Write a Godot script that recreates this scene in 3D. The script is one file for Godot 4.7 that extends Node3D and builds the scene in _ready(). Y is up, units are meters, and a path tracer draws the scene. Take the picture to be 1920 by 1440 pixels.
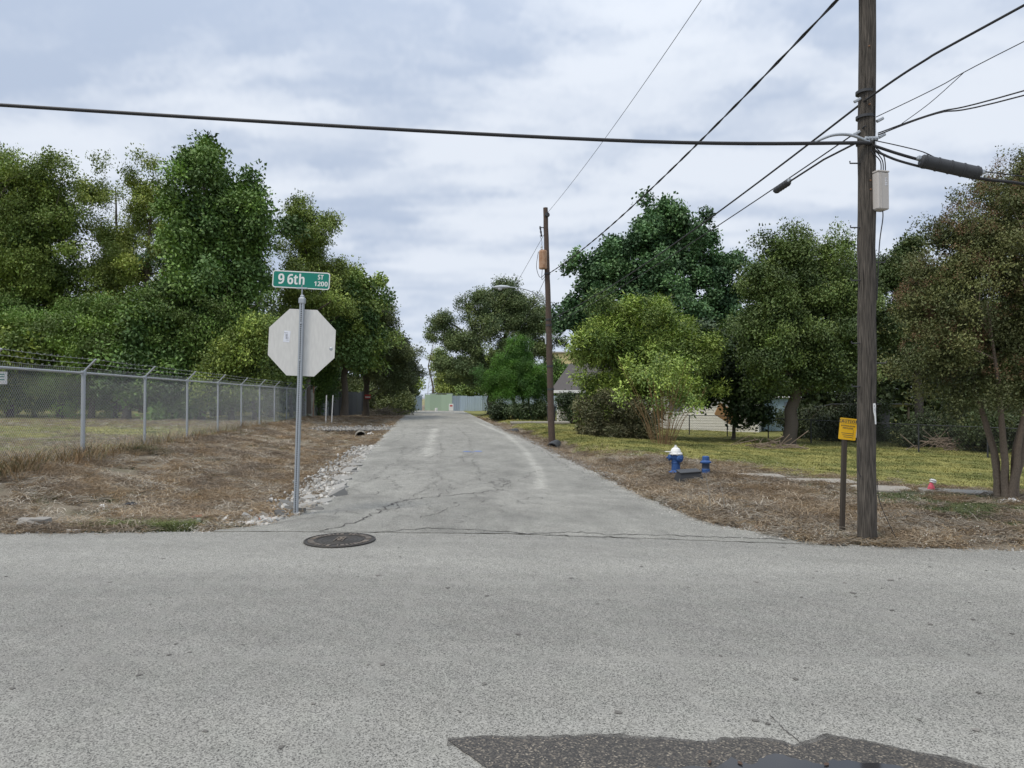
extends Node3D
# A side street meeting a main road under an overcast sky: sign post, utility poles, fences, trees, lawn.
# World metres; the camera stands at the origin, 1.6 m above the road, looking along -z. V(x, y, d) is a point d metres ahead.

var rng := RandomNumberGenerator.new()
var nz := FastNoiseLite.new()
var nz2 := FastNoiseLite.new()
var M := {}
var LEAF := {}
var PUFFN := FastNoiseLite.new()

const LE := [[7.0, -5.5], [8.4, -4.3], [8.6, -3.6], [8.87, -3.13], [9.77, -2.94], [10.4, -2.9], [13.3, -3.25], [47.3, -7.64], [86.0, -12.6]]
const RE := [[7.0, 4.6], [7.6, 3.6], [7.74, 3.37], [8.19, 3.0], [9.06, 2.52], [10.4, 2.27], [13.3, 1.95], [18.5, 1.39], [53.2, -2.4], [86.0, -6.0]]
const ME := [[-80.0, 7.2], [-12.0, 8.2], [-6.0, 8.38], [-4.2, 8.45], [-3.0, 8.5], [0.0, 8.35], [3.4, 7.74], [5.35, 7.42], [8.0, 7.1], [12.0, 6.7], [80.0, -0.5]]
const LP := [[0.0, -0.02], [0.5, -0.1], [1.2, -0.33], [2.0, -0.3], [3.4, -0.02], [5.4, 0.28], [7.0, 0.31], [20.0, 0.45], [35.0, 0.8], [60.0, 0.9]]
const RP := [[0.0, -0.02], [0.45, -0.16], [1.0, -0.24], [1.7, -0.1], [2.6, -0.03], [4.0, -0.13], [10.0, -0.5], [16.0, -0.65], [40.0, -0.8]]


func V(x: float, y: float, d: float) -> Vector3:
	return Vector3(x, y, -d)


func lin(t: Array, x: float) -> float:
	if x <= t[0][0]: return t[0][1]
	for i in range(1, t.size()):
		if x <= t[i][0]:
			return lerpf(t[i - 1][1], t[i][1], (x - t[i - 1][0]) / (t[i][0] - t[i - 1][0]))
	return t[-1][1]


# how far a point lies outside both roads (negative inside)
func off_road(x: float, d: float) -> float:
	var m: float = lin(ME, x) - d
	if d < lin(ME, x) - 10.4: m = -(lin(ME, x) - 10.4 - d)
	var s := -9.0
	if d > 7.0 and d < 86.0: s = minf(x - lin(LE, d), lin(RE, d) - x)
	return -maxf(m, s)


func ground_y(x: float, d: float) -> float:
	var e := off_road(x, d)
	if e <= 0.0: return -0.03 - minf(0.09, -e * 0.3)
	var bump: float = nz.get_noise_2d(x * 6.0, d * 6.0) * 0.05 * smoothstep(0.1, 0.8, e) * (1.0 - smoothstep(60.0, 90.0, d))
	if d < 4.0: return -0.03 + bump
	var df: float = d - lin(ME, x)
	var y := 0.0
	var mid: float = (lin(LE, d) + lin(RE, d)) * 0.5
	if d > 86.0: return -0.03 + bump
	if x < mid:
		var dl: float = lin(LE, d) - x
		y = lerpf(-0.01, lin(LP, maxf(dl, 0.0)), smoothstep(0.3, 3.2, df))
		y = lerpf(y, 0.0 if dl < 8.0 else y, smoothstep(45.0, 58.0, d))
		y = minf(y, -0.02 + e * 0.9)
	else:
		var dr: float = x - lin(RE, d)
		y = lerpf(0.0, lin(RP, maxf(dr, 0.0)), smoothstep(2.0, 9.0, df))
		y = lerpf(y, 0.0, smoothstep(60.0, 85.0, d))
		y = minf(y, -0.02 + e * 0.9)
	return y + bump - 0.01


# 0 straw verge, 1 lawn, 2 fenced yard; with a share of green
func zone(x: float, d: float) -> Vector2:
	var n: float = nz.get_noise_2d(x * 2.2, d * 2.2)
	var n2: float = nz2.get_noise_2d(x * 7.0, d * 7.0)
	var mid: float = (lin(LE, d) + lin(RE, d)) * 0.5
	if d < 4.0: return Vector2(0, 0.3)
	if x < mid:
		var dl: float = lin(LE, d) - x
		if d > 8.0 and d < 9.3 and x > -5.3 and x < -3.9: return Vector2(0, clampf(0.75 + n2, 0, 1))
		if dl < 5.9: return Vector2(0, clampf(n2 * 0.9 - 0.05, 0.0, 1.0))
		if d > 86.0: return Vector2(2, 0.6)
		return Vector2(2, clampf(0.72 + n * 0.6 + 0.5 * smoothstep(21.0, 27.0, d + n * 3.0) - 0.75 * smoothstep(27.0, 30.0, d + n * 3.0) + 0.8 * smoothstep(36.0, 40.0, d), 0, 1))
	var dr: float = x - lin(RE, d)
	var inlawn: float = d - (22.5 - 1.1 * (x - 1.0) if x < 9.5 else 13.2) + n * 1.6
	if d > 32.0: inlawn = 3.0
	if dr < 1.3 + n * 0.7 and d < 60.0: return Vector2(0, clampf(n2 * 0.5, 0, 1))
	if inlawn > 0.0: return Vector2(1, clampf(0.35 + inlawn * 0.3 + n2 * 0.7, 0.0, 1.0))
	return Vector2(0, clampf(n2 * 0.9 + n * 0.7 + 0.95 * smoothstep(4.6, 6.5, x) - 0.1, 0.0, 1.0))


func zone_color(x: float, d: float) -> Color:
	var z := zone(x, d)
	var straw := Color(0.285, 0.24, 0.18)
	var n: float = nz2.get_noise_2d(x * 3.0 + 50.0, d * 3.0)
	if z.x < 0.5: straw = straw.lerp(Color(0.25, 0.18, 0.115), clampf(n * 1.3 + 0.25, 0.0, 1.0))
	var green := Color(0.22, 0.22, 0.06)
	if z.x < 0.5: green = Color(0.085, 0.098, 0.04)
	if z.x > 1.5: green = Color(0.27, 0.265, 0.075)
	var c := straw.lerp(green, z.y)
	return c * (1.0 + 0.3 * n)


# ---------------------------------------------------------------- meshes
class MB:
	var v := PackedVector3Array()
	var n := PackedVector3Array()
	var c := PackedColorArray()
	var uv := PackedVector2Array()

	func tri(a: Vector3, b: Vector3, d: Vector3, col := Color.WHITE) -> void:
		var k := (d - a).cross(b - a).normalized()
		v.append(a); v.append(b); v.append(d)
		for i in 3:
			n.append(k); c.append(col)

	func quad(a: Vector3, b: Vector3, d: Vector3, e: Vector3, col := Color.WHITE) -> void:
		tri(a, b, d, col); tri(a, d, e, col)

	# a triangle with its own normals, wound so that its front looks along them
	func stri(a: Vector3, b: Vector3, d: Vector3, na: Vector3, nb: Vector3, nd: Vector3, ca: Color, cb: Color, cd: Color) -> void:
		if (d - a).cross(b - a).dot(na + nb + nd) >= 0.0:
			v.append(a); v.append(b); v.append(d); n.append(na); n.append(nb); n.append(nd); c.append(ca); c.append(cb); c.append(cd)
		else:
			v.append(a); v.append(d); v.append(b); n.append(na); n.append(nd); n.append(nb); c.append(ca); c.append(cd); c.append(cb)

	func tube(p: Array, r: Array, sides := 6, col := Color.WHITE, caps := true) -> void:
		var rings := []
		var side := Vector3.RIGHT
		for i in p.size():
			var t: Vector3 = (p[mini(i + 1, p.size() - 1)] - p[maxi(i - 1, 0)]).normalized()
			if i == 0:
				side = t.cross(Vector3.UP if absf(t.y) < 0.9 else Vector3.RIGHT).normalized()
			side = (side - t * side.dot(t)).normalized()
			var up := t.cross(side)
			var ring := []
			for k in sides:
				var a := TAU * k / sides
				ring.append(side * cos(a) + up * sin(a))
			rings.append(ring)
		for i in range(p.size() - 1):
			for k in sides:
				var k2 := (k + 1) % sides
				var n0: Vector3 = rings[i][k]; var n1: Vector3 = rings[i][k2]; var n2: Vector3 = rings[i + 1][k]; var n3: Vector3 = rings[i + 1][k2]
				var a: Vector3 = p[i] + n0 * r[i]; var b: Vector3 = p[i] + n1 * r[i]; var d: Vector3 = p[i + 1] + n2 * r[i + 1]; var e: Vector3 = p[i + 1] + n3 * r[i + 1]
				stri(a, b, d, n0, n1, n2, col, col, col); stri(b, e, d, n1, n3, n2, col, col, col)
		if caps:
			for end in [0, p.size() - 1]:
				for k in range(1, sides - 1):
					tri(p[end] + rings[end][0] * r[end], p[end] + rings[end][k] * r[end], p[end] + rings[end][k + 1] * r[end], col)

	# profile of [radius, height] turned about an axis
	func lathe(prof: Array, sides := 20, xf := Transform3D(), col := Color.WHITE) -> void:
		if prof[0][1] > prof[-1][1]:   # always from the foot upwards, so that the outside faces out
			prof = prof.duplicate()
			prof.reverse()
		for i in range(prof.size() - 1):
			var r0: float = prof[i][0]; var y0: float = prof[i][1]; var r1: float = prof[i + 1][0]; var y1: float = prof[i + 1][1]
			var sl := Vector2(y1 - y0, r0 - r1).normalized()
			for k in sides:
				var a := TAU * k / sides; var b := TAU * (k + 1) / sides
				var da := Vector3(cos(a), 0, sin(a)); var db := Vector3(cos(b), 0, sin(b))
				var na: Vector3 = xf.basis * (da * sl.x + Vector3.UP * sl.y); var nb: Vector3 = xf.basis * (db * sl.x + Vector3.UP * sl.y)
				var p0: Vector3 = xf * (da * r0 + Vector3.UP * y0); var p1: Vector3 = xf * (db * r0 + Vector3.UP * y0); var p2: Vector3 = xf * (da * r1 + Vector3.UP * y1); var p3: Vector3 = xf * (db * r1 + Vector3.UP * y1)
				if r0 > 1e-5: stri(p0, p1, p2, na, nb, na, col, col, col)
				if r1 > 1e-5: stri(p1, p3, p2, nb, nb, na, col, col, col)

	# a box with chamfered edges
	func box(at: Vector3, size: Vector3, bev := 0.0, b := Basis(), col := Color.WHITE) -> void:
		var h := size * 0.5
		bev = minf(bev, minf(h.x, minf(h.y, h.z)) * 0.6)
		if bev <= 0.0:
			for ax in 3:
				for s in [-1.0, 1.0]:
					var u := (ax + 1) % 3; var w := (ax + 2) % 3
					var q := []
					for k in [[-1, -1], [1, -1], [1, 1], [-1, 1]]:
						var p := Vector3.ZERO
						p[ax] = s * h[ax]; p[u] = k[0] * h[u]; p[w] = k[1] * h[w]
						q.append(at + b * p)
					quad(q[0], q[1], q[2], q[3], col)
			return
		var f := {}
		for ax in 3:
			for s in [-1, 1]:
				var u := (ax + 1) % 3; var w := (ax + 2) % 3
				var q := []
				for k in [[-1, -1], [1, -1], [1, 1], [-1, 1]]:
					var p := Vector3.ZERO
					p[ax] = s * h[ax]; p[u] = k[0] * (h[u] - bev); p[w] = k[1] * (h[w] - bev)
					var sg := Vector3i(); sg[ax] = s; sg[u] = k[0]; sg[w] = k[1]
					f[[ax, sg]] = at + b * p
					q.append(at + b * p)
				quad(q[0], q[1], q[2], q[3], col)
		for ax in 3:
			var u := (ax + 1) % 3; var w := (ax + 2) % 3
			for su in [-1, 1]:
				for sw in [-1, 1]:
					var s0 := Vector3i(); s0[ax] = -1; s0[u] = su; s0[w] = sw
					var s1 := s0; s1[ax] = 1
					quad(f[[u, s0]], f[[u, s1]], f[[w, s1]], f[[w, s0]], col)
		for sx in [-1, 1]:
			for sy in [-1, 1]:
				for sz in [-1, 1]:
					var sg := Vector3i(sx, sy, sz)
					tri(f[[0, sg]], f[[1, sg]], f[[2, sg]], col)

	# a flat outline in the xy plane with thickness along z
	func plate(pts: Array, z0: float, z1: float, xf := Transform3D(), col := Color.WHITE) -> void:
		var poly := PackedVector2Array(pts)
		var idx := Geometry2D.triangulate_polygon(poly)
		for z in [z0, z1]:
			for i in range(0, idx.size(), 3):
				tri(xf * Vector3(poly[idx[i]].x, poly[idx[i]].y, z), xf * Vector3(poly[idx[i + 1]].x, poly[idx[i + 1]].y, z), xf * Vector3(poly[idx[i + 2]].x, poly[idx[i + 2]].y, z), col)
		for i in poly.size():
			var a := poly[i]; var b := poly[(i + 1) % poly.size()]
			quad(xf * Vector3(a.x, a.y, z0), xf * Vector3(b.x, b.y, z0), xf * Vector3(b.x, b.y, z1), xf * Vector3(a.x, a.y, z1), col)

	func mesh() -> ArrayMesh:
		var a := []
		a.resize(Mesh.ARRAY_MAX)
		a[Mesh.ARRAY_VERTEX] = v; a[Mesh.ARRAY_NORMAL] = n; a[Mesh.ARRAY_COLOR] = c
		if uv.size() == v.size(): a[Mesh.ARRAY_TEX_UV] = uv
		var m := ArrayMesh.new()
		m.add_surface_from_arrays(Mesh.PRIMITIVE_TRIANGLES, a)
		return m


func mat(called: String, lc: Color, rough := 0.8, metal := 0.0, vc := false) -> StandardMaterial3D:
	var m := StandardMaterial3D.new()
	m.resource_name = called
	m.albedo_color = lc.linear_to_srgb()
	m.roughness = rough; m.metallic = metal
	m.vertex_color_use_as_albedo = vc
	M[called] = m
	return m


func noise_tex(kind: int, freq: float, side: int, ramp: Array, seed_ := 1, oct := 3, ret := -1, warp := 0.0) -> NoiseTexture2D:
	var n := FastNoiseLite.new()
	n.noise_type = kind; n.frequency = freq; n.seed = seed_
	n.fractal_octaves = oct
	if oct == 1: n.fractal_type = FastNoiseLite.FRACTAL_NONE
	if ret >= 0: n.cellular_return_type = ret
	if warp > 0.0:
		n.domain_warp_enabled = true; n.domain_warp_amplitude = warp; n.domain_warp_frequency = freq * 0.5
	var t := NoiseTexture2D.new()
	t.width = side; t.height = side; t.seamless = true; t.noise = n
	var g := Gradient.new()
	var offs := PackedFloat32Array(); var cols := PackedColorArray()
	for r in ramp:
		offs.append(r[0]); cols.append((r[1] as Color).linear_to_srgb())
	g.offsets = offs; g.colors = cols
	t.color_ramp = g
	return t


func grey(x: float) -> Color:
	return Color(x, x, x)


func triplanar(m: StandardMaterial3D, t: Texture2D, scale: Vector3, world := true) -> void:
	m.albedo_texture = t
	m.uv1_triplanar = true; m.uv1_world_triplanar = world
	m.uv1_scale = scale


# ---------------------------------------------------------------- objects
func obj(called: String, mb: MB, m: Material, parent: Node = self) -> MeshInstance3D:
	return inst(called, mb.mesh(), m, parent)


func inst(called: String, mesh: Mesh, m: Material, parent: Node = self) -> MeshInstance3D:
	var o := MeshInstance3D.new()
	o.name = called; o.mesh = mesh
	if m: o.material_override = m
	parent.add_child(o, true)
	return o


func tag(o: Node, label: String, category: String, group := "") -> Node:
	o.set_meta("label", label); o.set_meta("category", category)
	if group: o.set_meta("group", group)
	return o


func thing(called: String, label: String, category: String, at := Vector3.ZERO, group := "") -> Node3D:
	var o := Node3D.new()
	o.name = called; o.position = at
	add_child(o, true)
	tag(o, label, category, group)
	return o


func struct(o: Node) -> Node:
	o.set_meta("kind", "structure")
	return o


func stuff(o: Node, label := "", category := "") -> Node:
	o.set_meta("kind", "stuff")
	if label: o.set_meta("label", label)
	if category: o.set_meta("category", category)
	return o


func text(s: String, height: float, m: Material, parent: Node, at: Vector3, depth := 0.003, squeeze := 1.0, bold := true) -> MeshInstance3D:
	var t := TextMesh.new()
	var f := SystemFont.new()
	f.font_names = PackedStringArray(["Droid Sans"])
	f.font_weight = 700 if bold else 400
	t.font = f; t.text = s; t.font_size = 64
	t.pixel_size = height / 46.0
	t.depth = depth; t.curve_step = 1.0
	var o := inst("lettering", t, m, parent)
	o.position = at; o.scale = Vector3(squeeze, 1, 1)
	return o


# many copies of a small mesh as one piece: rows of [Transform3D, Color]
func scatter(called: String, mesh: Mesh, m: Material, rows: Array, parent: Node = self) -> MultiMeshInstance3D:
	var mm := MultiMesh.new()
	mm.transform_format = MultiMesh.TRANSFORM_3D
	mm.use_colors = true
	mm.mesh = mesh
	mm.instance_count = rows.size()
	var buf := PackedFloat32Array()
	buf.resize(rows.size() * 16)
	var k := 0
	for r in rows:
		var t: Transform3D = r[0]; var c: Color = r[1]
		buf[k] = t.basis.x.x; buf[k + 1] = t.basis.y.x; buf[k + 2] = t.basis.z.x; buf[k + 3] = t.origin.x
		buf[k + 4] = t.basis.x.y; buf[k + 5] = t.basis.y.y; buf[k + 6] = t.basis.z.y; buf[k + 7] = t.origin.y
		buf[k + 8] = t.basis.x.z; buf[k + 9] = t.basis.y.z; buf[k + 10] = t.basis.z.z; buf[k + 11] = t.origin.z
		buf[k + 12] = c.r; buf[k + 13] = c.g; buf[k + 14] = c.b; buf[k + 15] = 1.0
		k += 16
	mm.buffer = buf
	var o := MultiMeshInstance3D.new()
	o.name = called; o.multimesh = mm; o.material_override = m
	parent.add_child(o, true)
	return o


func rnd_basis(s: float) -> Basis:
	var q := Quaternion(rng.randfn(), rng.randfn(), rng.randfn(), rng.randfn()).normalized()
	return Basis(q).scaled(Vector3(s, s, s))


func leaf_basis(s: float) -> Basis:
	var b := Basis(Vector3(rng.randfn(), 0, rng.randfn()).normalized(), rng.randfn(0.0, 0.45)) * Basis(Vector3.UP, rng.randf() * TAU)
	return b.scaled(Vector3(s, s, s))


func rnd_dir() -> Vector3:
	return Vector3(rng.randfn(), rng.randfn(), rng.randfn()).normalized()


# a spray of leaves within a ball of radius 1
func leaf_spray(count: int, length: float, width: float, droop := 0.0) -> ArrayMesh:
	var mb := MB.new()
	for i in count:
		var at := rnd_dir() * pow(rng.randf(), 0.45)
		var dir := (rnd_dir() + at * 0.6 + Vector3(0, -droop, 0)).normalized()
		var side := dir.cross(Vector3.UP * 1.1 + at * 0.5 + rnd_dir() * 0.75).normalized()
		var up := dir.cross(side)
		var l := length * rng.randf_range(0.7, 1.2)
		var w := width * rng.randf_range(0.75, 1.2)
		var t := rng.randf_range(0.78, 1.2)
		var col := Color(t * rng.randf_range(0.92, 1.1), t, t * rng.randf_range(0.85, 1.0))
		var tip := at + dir * l
		var mid := at + dir * l * 0.45
		mb.tri(at, mid + side * w * 0.5 + up * w * 0.15, tip, col)
		mb.tri(at, tip, mid - side * w * 0.5 + up * w * 0.15, col)
	return mb.mesh()


# TREES. lobes: [x, y, d, rx, ry, rz] in world metres; o: leaf, n, size, c1, c2, puffs, puff, stems, bark, gap, limbs
func plant(called: String, label: String, category: String, group: String, base: Vector3, lobes: Array, o: Dictionary) -> Node3D:
	var t := thing(called, label, category, base, group)
	var total := 0.0
	for l in lobes: total += pow(l[3] * l[4] * l[5], 0.667)
	var puffs := []
	var gap: float = o.get("gap", 0.0)
	var rag: float = o.get("rag", 1.1)
	for l in lobes:
		var want := int(ceil(o.puffs * pow(l[3] * l[4] * l[5], 0.667) / total))
		var tries := 0
		while want > 0 and tries < 4000:
			tries += 1
			var p := rnd_dir()
			p *= pow(rng.randf(), 0.4) * (0.95 + rag * PUFFN.get_noise_3d(p.x * 9.0 + l[0], p.y * 9.0 + l[1], p.z * 9.0))
			p = Vector3(l[0] + p.x * l[3], l[1] + p.y * l[4], -l[2] + p.z * l[5])
			if PUFFN.get_noise_3d(p.x, p.y, p.z) < gap - 0.35: continue
			puffs.append(p - base)
			want -= 1
	var rows := []
	var per := float(o.n) / maxf(puffs.size(), 1.0)
	var c1: Color = o.c1 * Color(1.08, 1.22, 1.08); var c2: Color = o.c2 * Color(1.08, 1.22, 1.08)
	var size: float = o.size
	var flat: float = o.get("flat", 0.65)
	for p in puffs:
		var pr: float = o.puff * rng.randf_range(0.55, 1.15)
		var tone := c1.lerp(c2, clampf(rng.randfn(0.42, 0.36), 0, 1))
		var lift: float = rng.randf_range(0.78, 1.2)
		var long := (rnd_dir() + Vector3(0, 0.5, 0)).normalized() * rng.randf_range(0.3, 1.3)
		for k in int(per * rng.randf_range(0.6, 1.4)):
			var q := Vector3(rng.randfn(), rng.randfn() * flat, rng.randfn()) * 0.42
			q += long * q.dot(long)
			q.y -= 0.12 * q.length_squared()
			q = q.limit_length(1.5) * pr
			var j := rng.randf_range(0.88, 1.14) * lift
			rows.append([Transform3D(leaf_basis(size * rng.randf_range(0.6, 1.25)), p + q), Color(tone.r * j * rng.randf_range(0.93, 1.1), tone.g * j, tone.b * j)])
	# trunk and limbs
	var mb := MB.new()
	var path := []
	for s in o.get("stems", []):
		var pts := []; var rad := []
		for q in s:
			pts.append(V(q[0], q[1], q[2]) - base); rad.append(q[3])
		var fine := []; var fr := []
		for i in range(pts.size() - 1):
			for k in 4:
				var f := k / 4.0
				var w: float = rad[i] * 0.35
				fine.append(pts[i].lerp(pts[i + 1], f) + (Vector3(rng.randf_range(-w, w), 0, rng.randf_range(-w, w)) if i + k > 0 else Vector3.ZERO)); fr.append(lerpf(rad[i], rad[i + 1], f))
		fine.append(pts[-1]); fr.append(rad[-1])
		fr[0] *= 1.25
		mb.tube(fine, fr, 9)
		for i in fine.size(): path.append([fine[i], fr[i]])
	var every: int = o.get("limbs", 3)
	if path.size() > 0 and every > 0:
		for i in range(0, puffs.size(), every):
			var goal: Vector3 = puffs[i]
			var best := 0; var bd := 1e9
			for k in range(path.size()):
				if path[k][1] < 0.02 and k > 0: continue
				var low: float = maxf(0.0, (path[k][0] as Vector3).y - (goal.y - (goal - path[k][0]).length() * 0.35))
				var dd: float = (goal - path[k][0]).length() + low * 3.0
				if (path[k][0] as Vector3).y < 0.25 * goal.y: dd += 3.0
				if dd < bd:
					bd = dd; best = k
			var a: Vector3 = path[best][0]
			var ln := (goal - a).length()
			if ln < 0.2: continue
			var m1 := a.lerp(goal, 0.35) + Vector3(rng.randfn(), rng.randfn() * 0.5 + 0.6, rng.randfn()) * ln * 0.07
			var m2 := a.lerp(goal, 0.7) + Vector3(rng.randfn(), rng.randfn() * 0.5 + 0.3, rng.randfn()) * ln * 0.06
			var r0: float = minf(path[best][1] * 0.6, 0.012 + ln * 0.016)
			mb.tube([a, m1, m2, goal], [r0, r0 * 0.75, r0 * 0.5, r0 * 0.2], 5)
			path.append([m1, r0 * 0.75]); path.append([m2, r0 * 0.5])
	if mb.v.size() > 0: obj(o.get("wood", "trunk"), mb, o.get("bark", M.bark), t)
	if rows.size() > 0: stuff(scatter("crown", LEAF[o.leaf], M.leaf, rows, t))
	return t


func cable_pts(a: Vector3, b: Vector3, sag: float, n := 24) -> Array:
	var p := []
	for i in n + 1:
		var f := float(i) / n
		p.append(a.lerp(b, f) + Vector3(0, -4.0 * sag * f * (1.0 - f), 0))
	return p


func through(pts: Array, n := 10) -> Array:
	var p := []
	for i in range(pts.size() - 1):
		var a: Vector3 = pts[maxi(i - 1, 0)]; var b: Vector3 = pts[i]; var c: Vector3 = pts[i + 1]; var d: Vector3 = pts[mini(i + 2, pts.size() - 1)]
		for k in n: p.append(b.cubic_interpolate(c, a, d, float(k) / n))
	p.append(pts[-1])
	return p


func same(r: float, n: int) -> Array:
	var a := []
	a.resize(n); a.fill(r)
	return a


func _ready() -> void:
	rng.seed = 96
	nz.seed = 5; nz.frequency = 0.12; nz.fractal_octaves = 3
	nz2.seed = 11; nz2.frequency = 0.14; nz2.fractal_octaves = 3
	PUFFN.seed = 3; PUFFN.frequency = 0.22; PUFFN.fractal_octaves = 2

	# ------------------------------------------------ camera, sky, sun, exposure
	var cam := Camera3D.new()
	cam.name = "camera"
	cam.fov = 56.83; cam.near = 0.05; cam.far = 1500.0
	cam.position = Vector3(0, 1.6, 0)
	cam.rotation_degrees = Vector3(1.076, 0, 0)
	add_child(cam)
	cam.current = true
	var env := Environment.new()
	env.background_mode = Environment.BG_SKY
	env.tonemap_mode = Environment.TONE_MAPPER_LINEAR
	env.tonemap_exposure = 1.38
	env.sdfgi_enabled = true; env.ssao_enabled = true; env.ssil_enabled = true
	var sky := Sky.new()
	var pano := PanoramaSkyMaterial.new()
	pano.panorama = cloud_sky()
	sky.sky_material = pano
	env.sky = sky
	env.background_energy_multiplier = 1.0
	var we := WorldEnvironment.new()
	we.name = "world"; we.environment = env
	add_child(we)
	var sun := DirectionalLight3D.new()
	sun.name = "sun"
	sun.light_energy = 0.5; sun.light_angular_distance = 14.0
	sun.light_color = Color(1.0, 0.965, 0.91)
	sun.shadow_enabled = true
	add_child(sun)
	sun.look_at_from_position(Vector3(-5, 12, 4.0), Vector3.ZERO)

	materials()
	ground_and_roads()
	left_fence()
	far_fence()
	house_and_sheds()
	trees()
	verge()
	street_sign()
	near_pole()
	far_pole()
	cables()
	roadside()
	litter()


func cloud_sky() -> ImageTexture:
	var w := 1600; var h := 800
	var im := Image.create(w, h, false, Image.FORMAT_RGBF)
	var a := FastNoiseLite.new(); a.seed = 21; a.frequency = 0.55; a.fractal_octaves = 5; a.fractal_gain = 0.5
	a.domain_warp_enabled = true; a.domain_warp_amplitude = 0.7; a.domain_warp_frequency = 0.5
	var b := FastNoiseLite.new(); b.seed = 8; b.frequency = 1.6; b.fractal_octaves = 5; b.fractal_gain = 0.55
	b.domain_warp_enabled = true; b.domain_warp_amplitude = 0.4; b.domain_warp_frequency = 1.1
	var grey_blue := Color(0.355, 0.418, 0.53)
	var white := Color(0.57, 0.612, 0.68)
	var low := Color(0.50, 0.555, 0.64)
	im.fill(Color(0.24, 0.235, 0.22))
	for y in range(0, h / 2 + 2):
		var el := PI * 0.5 - PI * (y + 0.5) / h
		var s := sin(el)
		for x in w:
			var az := TAU * (x + 0.5) / w - PI
			var k := 1.0 / (maxf(s, 0.0) + 0.16)
			var px := sin(az) * cos(el) * k
			var pz := cos(az) * cos(el) * k
			var c0 := a.get_noise_2d(px + 3.1, pz * 1.35)
			var c1 := b.get_noise_2d(px * 0.8, pz * 1.7 + 7.0)
			var t := clampf(0.5 + c0 * 0.85 + c1 * 0.9, 0.0, 1.0)
			t = t * t * (3.0 - 2.0 * t)
			var col := grey_blue.lerp(white, t)
			col = col.lerp(low, (1.0 - smoothstep(0.0, 0.24, s)) * 0.7)
			im.set_pixel(x, y, col * (1.0 + 0.45 * smoothstep(0.3, 1.0, s)))
	return ImageTexture.create_from_image(im)


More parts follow.
